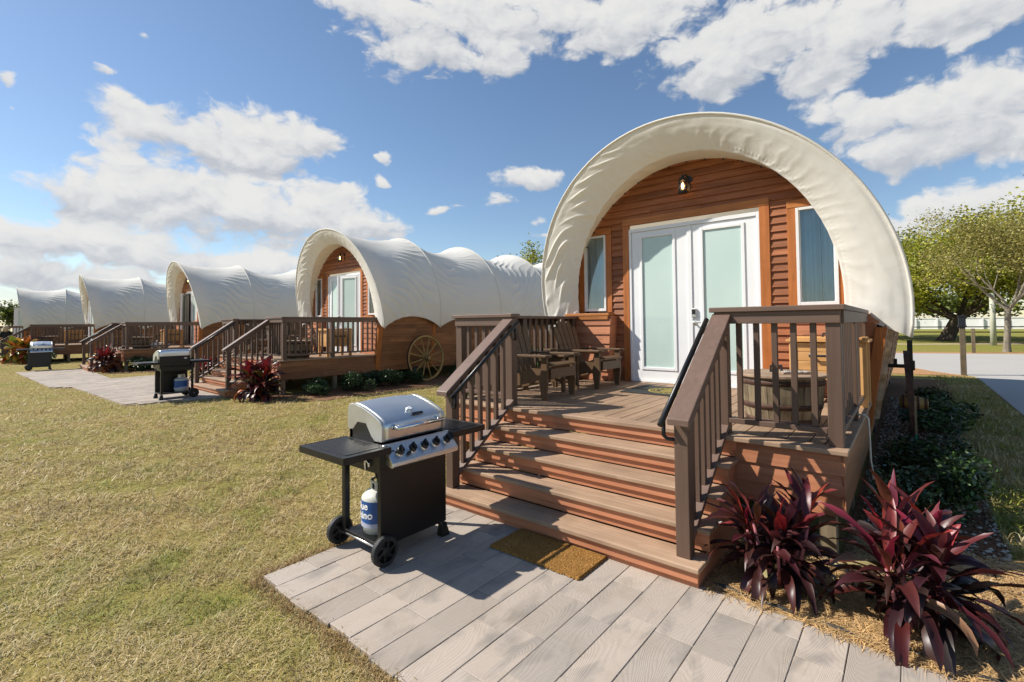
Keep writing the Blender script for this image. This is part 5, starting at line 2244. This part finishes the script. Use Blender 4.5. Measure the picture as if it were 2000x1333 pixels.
def blades(x, y, rr, rs, L, W, lie, green):
    n = len(x)
    z = hgt(x)
    sc = np.clip((rr / 3.0), .8, 4.0) ** .75
    ln = L * rs.uniform(.5, 1.5, n) * np.clip(sc, .8, 1.8) * (1 + .35 * nz(x * 4.1, y * 3.7, 3))
    wd = W * rs.uniform(.6, 1.4, n) * sc
    az = rs.uniform(0, 2 * PI, n)
    el = np.clip(rs.normal(lie, .32, n), -.05, 1.45)
    d = np.stack([np.cos(az) * np.cos(el), np.sin(az) * np.cos(el), np.sin(el)], 1)
    s = np.stack([-np.sin(az), np.cos(az), np.zeros(n)], 1)
    b = np.stack([x, y, z - .004 + rs.uniform(0, .012, n)], 1)
    mid = b + d * (ln * .55)[:, None]
    e2 = el - rs.uniform(.2, 1.0, n)
    az2 = az + rs.uniform(-.7, .7, n)
    d2 = np.stack([np.cos(az2) * np.cos(e2), np.sin(az2) * np.cos(e2), np.sin(e2)], 1)
    tip = mid + d2 * (ln * .45)[:, None]
    tip[:, 2] = np.maximum(tip[:, 2], z + .003)
    V = np.stack([b - s * wd[:, None] * .5, b + s * wd[:, None] * .5, mid + s * wd[:, None] * .42, mid - s * wd[:, None] * .42, tip], 1)
    F = np.concatenate([np.array([[0, 1, 2], [0, 2, 3], [3, 2, 4]]) + 5 * i for i in [0]])
    F = (F[None] + 5 * np.arange(n)[:, None, None]).reshape(-1, 3)
    p = patch(x, y, 1.0)
    gm = np.clip(p * 1.5 + .75 * (nz(x * 6.5, y * 6.1, 21) - .2) + green + .05 + .22 * np.clip((rr - 5) / 14, 0, 1) + rs.normal(0, .24, n), 0, 1)
    straw = np.array([.57, .43, .195]) * rs.uniform(.5, 1.22, n)[:, None]
    pale = np.array([.74, .62, .37])
    straw = np.where(rs.uniform(0, 1, n)[:, None] < .14, pale, straw)
    grn = np.array([.25, .275, .035]) * rs.uniform(.6, 1.3, n)[:, None]
    c = straw * (1 - gm[:, None]) + grn * gm[:, None]
    bare = np.clip((nz(x * 2.7 + 1, y * 2.9, 31) * .6 + nz(x * 7.7, y * 8.1, 33) * .5 - .28) * 3, 0, 1)[:, None]
    c = c * (1 - .5 * bare) + np.array([.20, .135, .065]) * .5 * bare
    return V.reshape(-1, 3), F, np.repeat(c, 5, 0)


def lawn_ok(x, y):
    k = np.ones(len(x), bool)
    k &= ~((x > -3.27 + .02 * np.sin(y * 9)) & (y > 1.385 + .025 * np.sin(x * 6)) & (y < 3.1) & (x < 6))
    k &= ~((x > -4.2) & (x < .5) & (y > 2.9) & (y < 17))
    k &= ~((x > -5.2) & (x < -4) & (y > 4.3) & (y < 17))
    k &= ~((x > -1.0) & (x < 1.5) & (y > 2.5) & (y < 4.7))
    k &= ~((x > -14.4) & (x < -10.4) & (y > 4.3) & (y < 18))
    k &= ~((x > -10.7) & (x < -9.35) & (y > 5.2))
    k &= ~((x > -25) & (x < -21.2) & (y > 3.7) & (y < 18))
    for i in np.nonzero(k & (x < -11.4) & (x > -24.5) & (y > 1.9) & (y < 5.1))[0]:
        k[i] = not inpoly(x[i], y[i], pad2)
    k &= ~((x > 1.40) & (y > 3.9))
    return k


rs = np.random.default_rng(3)
parts = []
for npts, r0, r1, a0, a1, L, W, lie, gr_ in ((600000, .75, 45, R(-125), R(-26), .044, .0030, .34, .0),
                                             (60000, 4.3, 19, R(-2), R(24), .05, .004, .75, .42)):
    x, y, rr = grass_field(npts, r0, r1, a0, a1, lawn_ok, L, W, rs)
    q = rs.uniform(0, 1, len(x)) < np.clip(.80 + .75 * (nz(x * 3.3, y * 3.1, 12) * .6 + nz(x * 9, y * 8.3, 14) * .6), .12, 1)
    x, y, rr = x[q], y[q], rr[q]
    if r0 == 4.3:
        q = (x > .44 + .05 * np.sin(y * 3)) & (x < 1.47)
        x, y, rr = x[q], y[q], rr[q]
    parts.append(blades(x, y, rr, rs, L, W, lie, gr_))
# ragged tufts creeping over the pavement's edges
t1 = rs.uniform(0, 1, 16000)
ex = np.concatenate([-3.32 + rs.normal(0, .030, 7000), -3.3 + 6 * t1[7000:]])
ey = np.concatenate([1.4 + 2.4 * t1[:7000], 1.365 + rs.normal(0, .030, 9000)])
q = (ex < .5)
V, F, c = blades(ex[q], ey[q], np.full(q.sum(), 2.6), rs, .05, .0034, .45, -.6)
parts.append((V, F, c * np.array([.62, .52, .42])))
off = 0
VV, FF, CC = [], [], []
for V, F, c in parts:
    VV.append(V)
    FF.append(F + off)
    CC.append(c)
    off += len(V)
me = arrays_mesh('grass', np.concatenate(VV), np.concatenate(FF), M['grass'], np.concatenate(CC))
o = bpy.data.objects.new('grass', me)
COL.objects.link(o)
tag(o, 'dry straw coloured lawn with greener tufts', 'grass', kind='stuff')

# pine needles on the planting bed
n = 52000
x = rs.uniform(-1.0, 2.2, n)
y = 3.02 - .05 * (x + 1) + rs.uniform(-.03, 1, n) ** 1.2 * 1.6
q = (y > 3.0 - .07 * (x + 1)) & ~((x < -.33) & (y > 3.86)) & (y < 4.8)
x, y = x[q], y[q]
n = len(x)
az = rs.uniform(0, 2 * PI, n) + .6 * patch(x * 3, y * 3, 2)
ln = rs.uniform(.05, .13, n)
lump = .012 + .018 * (patch(x * 2.2, y * 2.2, 5) + .6)
z = lump * rs.uniform(.2, 1.15, n)
d = np.stack([np.cos(az), np.sin(az), rs.normal(0, .13, n)], 1)
s = np.stack([-np.sin(az), np.cos(az), np.zeros(n)], 1) * (rs.uniform(.0010, .0022, n))[:, None]
b = np.stack([x, y, z + .008], 1)
bend = np.stack([-np.sin(az), np.cos(az), np.zeros(n)], 1) * (rs.normal(0, .12, n) * ln)[:, None]
mid = b + d * (ln * .5)[:, None] + bend
tip = b + d * ln[:, None]
mid[:, 2] = np.maximum(mid[:, 2], .012)
tip[:, 2] = np.maximum(tip[:, 2], .010)
V = np.stack([b - s, b + s, mid + s, mid - s, tip], 1).reshape(-1, 3)
F = (np.array([[0, 1, 2], [0, 2, 3], [3, 2, 4]])[None] + 5 * np.arange(n)[:, None, None]).reshape(-1, 3)
c = np.array([.64, .405, .165]) * rs.uniform(.45, 1.25, n)[:, None] + rs.uniform(0, .05, n)[:, None]
me = arrays_mesh('pine_straw', V, F, M['straw'], np.repeat(c, 5, 0))
o = bpy.data.objects.new('pine_straw', me)
COL.objects.link(o)
tag(o, 'tan pine straw spread round the red leaved plants', 'straw', kind='stuff')

# pale stones and bark chips in the bed beside the nearest cabin
n = 5200
x = rs.uniform(-.36, .5, n)
y = rs.uniform(3.5, 13, n) ** 1.0
sz = rs.uniform(.008, .022, n)
V0 = np.array([(1, 0, 0), (-.9, .1, 0), (0, 1, 0), (.1, -1, 0), (0, 0, .7), (0, .1, -.6)])
F0 = np.array([(0, 2, 4), (2, 1, 4), (1, 3, 4), (3, 0, 4), (2, 0, 5), (1, 2, 5), (3, 1, 5), (0, 3, 5)])
a = rs.uniform(0, 2 * PI, n)
ca, sa = np.cos(a), np.sin(a)
sv = V0[None] * (sz[:, None, None] * rs.uniform(.6, 1.4, (n, 6, 3)))
V = np.stack([sv[..., 0] * ca[:, None] - sv[..., 1] * sa[:, None] + x[:, None], sv[..., 0] * sa[:, None] + sv[..., 1] * ca[:, None] + y[:, None], sv[..., 2] + .012], -1).reshape(-1, 3)
F = (F0[None] + 6 * np.arange(n)[:, None, None]).reshape(-1, 3)
c = np.array([(.42, .37, .29), (.30, .24, .18), (.20, .11, .06), (.14, .08, .05), (.5, .46, .38)])[rs.integers(0, 5, n)]
me = arrays_mesh('bark_chips', V, F, M['pebble'], np.repeat(c, 6, 0))
o = bpy.data.objects.new('bark_chips', me)
COL.objects.link(o)
tag(o, 'pale stones and bark chips along the right flank of the nearest cabin', 'mulch', kind='stuff')

# ------------------------------------------------------------------ camera
cam = bpy.data.cameras.new('camera')
co_ = bpy.data.objects.new('camera', cam)
COL.objects.link(co_)
FPX, CY, YAW, PITCH, ROLL = 940.79, 607.80, .688804, .0281384, -.0102023
Fv = Vector((-math.sin(YAW) * math.cos(PITCH), math.cos(YAW) * math.cos(PITCH), math.sin(PITCH)))
r0 = Vector((math.cos(YAW), math.sin(YAW), 0))
u0 = r0.cross(Fv)
rv = r0 * math.cos(ROLL) + u0 * math.sin(ROLL)
uv = u0 * math.cos(ROLL) - r0 * math.sin(ROLL)
co_.matrix_world = Matrix(((rv.x, uv.x, -Fv.x, CAMP.x), (rv.y, uv.y, -Fv.y, CAMP.y), (rv.z, uv.z, -Fv.z, CAMP.z), (0, 0, 0, 1)))
cam.sensor_width = 36
cam.lens = FPX / 2000 * 36
cam.shift_y = -(666.5 - CY) / 2000
cam.clip_start = .05
cam.clip_end = 3000
scene.camera = co_

# ------------------------------------------------------------------ light and sky
EL = R(41.5)
SD = Vector((-math.cos(R(30)) * math.cos(EL), -math.sin(R(30)) * math.cos(EL), math.sin(EL)))   # towards the sun
sun = bpy.data.lights.new('sun', 'SUN')
sun.energy = 5.0
sun.angle = R(.53)
sun.color = (1.0, .945, .86)
so = bpy.data.objects.new('sun', sun)
COL.objects.link(so)
so.rotation_euler = SD.to_track_quat('Z', 'Y').to_euler()
so.location = (-20, -20, 30)

CLOUDS = [(-0.9369,0.6469,0.1216,0.0641),(-0.8649,0.575,0.1147,0.0703),(-0.7903,0.6513,0.1593,0.0877),(-0.705,0.5549,0.0593,0.0383),(-0.5963,0.6389,0.17,0.0821),(-0.4701,0.6036,0.1231,0.0643),(-0.4085,0.6359,0.1784,0.0739),(-0.2581,0.5396,0.1335,0.0844),(-0.2775,0.4743,0.0814,0.0549),(-0.1724,0.525,0.1552,0.0759),(-0.1108,0.4498,0.0833,0.0546),(-0.0371,0.4959,0.1303,0.052),(0.0753,0.4647,0.0849,0.0432),(0.119,0.4633,0.0622,0.0338),(0.0853,0.4169,0.0331,0.0194),(-0.1126,0.3725,0.0454,0.0363),(-0.0411,0.3361,0.0959,0.0517),(0.0104,0.2844,0.0819,0.0495),(0.0487,0.339,0.0709,0.052),(0.0984,0.2918,0.0752,0.0723),(0.0835,0.351,0.0665,0.0349),(0.1307,0.3263,0.0503,0.0442),(-0.0493,0.2816,0.0415,0.0259),(-1.3315,0.3498,0.0621,0.0391),(-1.2588,0.3349,0.1296,0.0548),(-1.1789,0.35,0.117,0.0594),(-1.0915,0.3539,0.0817,0.0549),(-1.2034,0.3078,0.1544,0.0358),(-1.3784,0.3755,0.0385,0.0235),(-1.3978,0.4112,0.0174,0.0132),(-1.3646,0.2863,0.0392,0.0253),(-1.414,0.2105,0.0541,0.0363),(-1.3573,0.2115,0.1058,0.0549),(-1.258,0.2166,0.1369,0.0562),(-1.1614,0.1991,0.1692,0.0593),(-1.0545,0.2075,0.1394,0.0502),(-0.9582,0.1924,0.0694,0.0331),(-1.3307,0.2501,0.0827,0.0346),(-1.2032,0.2702,0.0487,0.0282),(-1.0545,0.2578,0.0746,0.0353),(-1.4753,0.1235,0.0749,0.0378),(-1.3949,0.1319,0.1244,0.0408),(-1.3087,0.1225,0.1134,0.0305),(-1.2185,0.1103,0.1271,0.0258),(-1.464,0.0789,0.0874,0.0267),(-1.3818,0.0797,0.0822,0.0164),(-1.5018,0.355,0.0153,0.0284),(-1.5064,0.3182,0.0091,0.0104),(-1.3532,0.4907,0.0147,0.0121),(-0.6378,0.3036,0.0662,0.0237),(-0.7025,0.2583,0.0406,0.0194),(-0.8332,0.2388,0.0293,0.0107),(-0.9428,0.3434,0.0181,0.0126),(-0.9409,0.287,0.0121,0.0167),(-0.6334,0.2196,0.0192,0.015),(-0.6232,0.185,0.0383,0.0107),(-0.8038,0.2448,0.0232,0.0064),(0.045,0.150,0.085,0.055),(0.105,0.165,0.085,0.062),(0.160,0.160,0.070,0.052),(0.012,0.138,0.060,0.040)]
w = bpy.data.worlds.new('World')
scene.world = w
w.use_nodes = True
T = NT.__new__(NT)
T.t = w.node_tree
T.t.nodes.clear()
sky = T.n('ShaderNodeTexSky', sky_type='NISHITA', sun_disc=False, sun_elevation=EL, sun_rotation=math.atan2(SD.x, SD.y), altitude=20, air_density=1.0, dust_density=.25, ozone_density=1.6)
tc = T.n('ShaderNodeTexCoord')
nrmv = T.n('ShaderNodeVectorMath', operation='NORMALIZE', ins={0: tc.outputs['Generated']}).outputs[0]
sp = T.n('ShaderNodeSeparateXYZ', ins={0: nrmv})
az = T.math('ARCTAN2', sp.outputs[0], sp.outputs[1])
hl = T.math('SQRT', T.math('ADD', T.math('MULTIPLY', sp.outputs[0], sp.outputs[0]), T.math('MULTIPLY', sp.outputs[1], sp.outputs[1])))
el = T.math('DIVIDE', sp.outputs[2], T.math('MAXIMUM', hl, .001))
UV = T.n('ShaderNodeCombineXYZ', ins={0: az, 1: el}).outputs[0]


def fbm(vec, scale, detail, rough, dist=0.0, sy=1.5):
    mp = T.n('ShaderNodeMapping', ins={'Vector': vec, 'Scale': (1, sy, 1)}).outputs[0]
    return T.n('ShaderNodeTexNoise', ins={'Vector': mp, 'Scale': scale, 'Detail': detail, 'Roughness': rough, 'Distortion': dist}).outputs


wob = fbm(UV, 9.0, 3.0, .55)['Color']
wv = T.n('ShaderNodeVectorMath', operation='SUBTRACT', ins={0: wob, 1: (.5, .5, .5)}).outputs[0]
ws = T.n('ShaderNodeVectorMath', operation='MULTIPLY', ins={0: wv, 1: (.075, .05, 0)}).outputs[0]
UW = T.n('ShaderNodeVectorMath', operation='ADD', ins={0: UV, 1: ws}).outputs[0]
dens = None
ysum = None
for (a, b, ra, rb) in CLOUDS:
    tiny = ra < .05
    if tiny:
        ra, rb = ra * 1.7, rb * 1.7
    mp = T.n('ShaderNodeMapping', ins={'Vector': UW, 'Location': (-a / ra, -b / rb, 0), 'Scale': (1 / ra, 1 / rb, 0)}).outputs[0]
    ln = T.n('ShaderNodeVectorMath', operation='LENGTH', ins={0: mp}).outputs['Value']
    v = T.math('SUBTRACT', 1.0 if not tiny else .42, ln)
    yy = T.n('ShaderNodeSeparateXYZ', ins={0: mp}).outputs[1]
    wgt = T.math('MAXIMUM', T.math('ADD', v, .35), 0.0)
    dens = v if dens is None else T.math('SMOOTH_MAX', dens, v, .25)
    num = T.math('MULTIPLY', yy, wgt)
    ysum = (num, wgt) if ysum is None else (T.math('ADD', ysum[0], num), T.math('ADD', ysum[1], wgt))
ynorm = T.math('DIVIDE', ysum[0], T.math('ADD', ysum[1], .05))


def billow(vec, scale):
    mp = T.n('ShaderNodeMapping', ins={'Vector': vec, 'Scale': (1, 1.35, 1)}).outputs[0]
    v = T.n('ShaderNodeTexVoronoi', feature='F1', normalize=True, ins={'Vector': mp, 'Scale': scale, 'Detail': 3.0, 'Roughness': .5, 'Lacunarity': 2.3}).outputs['Distance']
    return T.math('SUBTRACT', 1.0, v)


B1 = billow(UW, 17.0)
N1 = fbm(UW, 9.0, 8.0, .58, .2)['Fac']
shf = T.n('ShaderNodeVectorMath', operation='ADD', ins={0: UW, 1: (-.010, .018, 0)}).outputs[0]
B2 = billow(shf, 17.0)
D = T.math('ADD', T.math('ADD', dens, -.06), T.math('ADD', T.math('MULTIPLY', T.math('SUBTRACT', N1, .5), 2.0), T.math('MULTIPLY', T.math('SUBTRACT', B1, .62), 1.9)))
# thin veil low over the horizon
low = T.mrange(el, .03, .15, 1, 0)
veil = T.math('MULTIPLY', low, T.mrange(fbm(UW, 4.0, 6.0, .6, .3, 3.0)['Fac'], .42, .62, 0, .5))
alpha = T.n('ShaderNodeMapRange', interpolation_type='SMOOTHSTEP', ins={'Value': D, 'From Min': .0, 'From Max': .46, 'To Min': 0.0, 'To Max': 1.0}).outputs[0]
alpha = T.math('MAXIMUM', T.math('MULTIPLY', alpha, .97), veil)
relief = T.math('MULTIPLY', T.math('SUBTRACT', B1, B2), 1.1)
sh = T.math('ADD', T.math('ADD', T.mrange(ynorm, -.6, .30, -.34, .10), relief), T.mrange(N1, .35, .65, -.10, .10))  # sunlit tops and grey undersides painted into the cloud colour
sh = T.math('ADD', .80, sh, clamp=True)
ccol = T.ramp(sh, [(.0, (.50, .53, .59)), (.45, (.66, .69, .745)), (.75, (.90, .905, .91)), (1.0, (1.0, .99, .965))])
SKY = .082
CL = .59
skc = T.mix(1.0, sky.outputs[0], (SKY, SKY, SKY), 'MULTIPLY')
hs = T.n('ShaderNodeHueSaturation', ins={'Color': skc, 'Saturation': 1.06, 'Value': 1.15}).outputs[0]
clc = T.mix(1.0, ccol, (CL, CL, CL), 'MULTIPLY')
fin = T.mix(alpha, hs, clc)
bg = T.n('ShaderNodeBackground', ins={'Color': fin, 'Strength': 1.0}).outputs[0]
T.link(bg, T.n('ShaderNodeOutputWorld').inputs[0])

w.cycles.sampling_method = 'MANUAL'
w.cycles.sample_map_resolution = 512
scene.view_settings.view_transform = 'Standard'
scene.view_settings.look = 'None'
scene.view_settings.exposure = 0.50
scene.view_settings.gamma = 1.0
scene.render.engine = 'CYCLES'
scene.cycles.max_bounces = 8
scene.cycles.transparent_max_bounces = 12
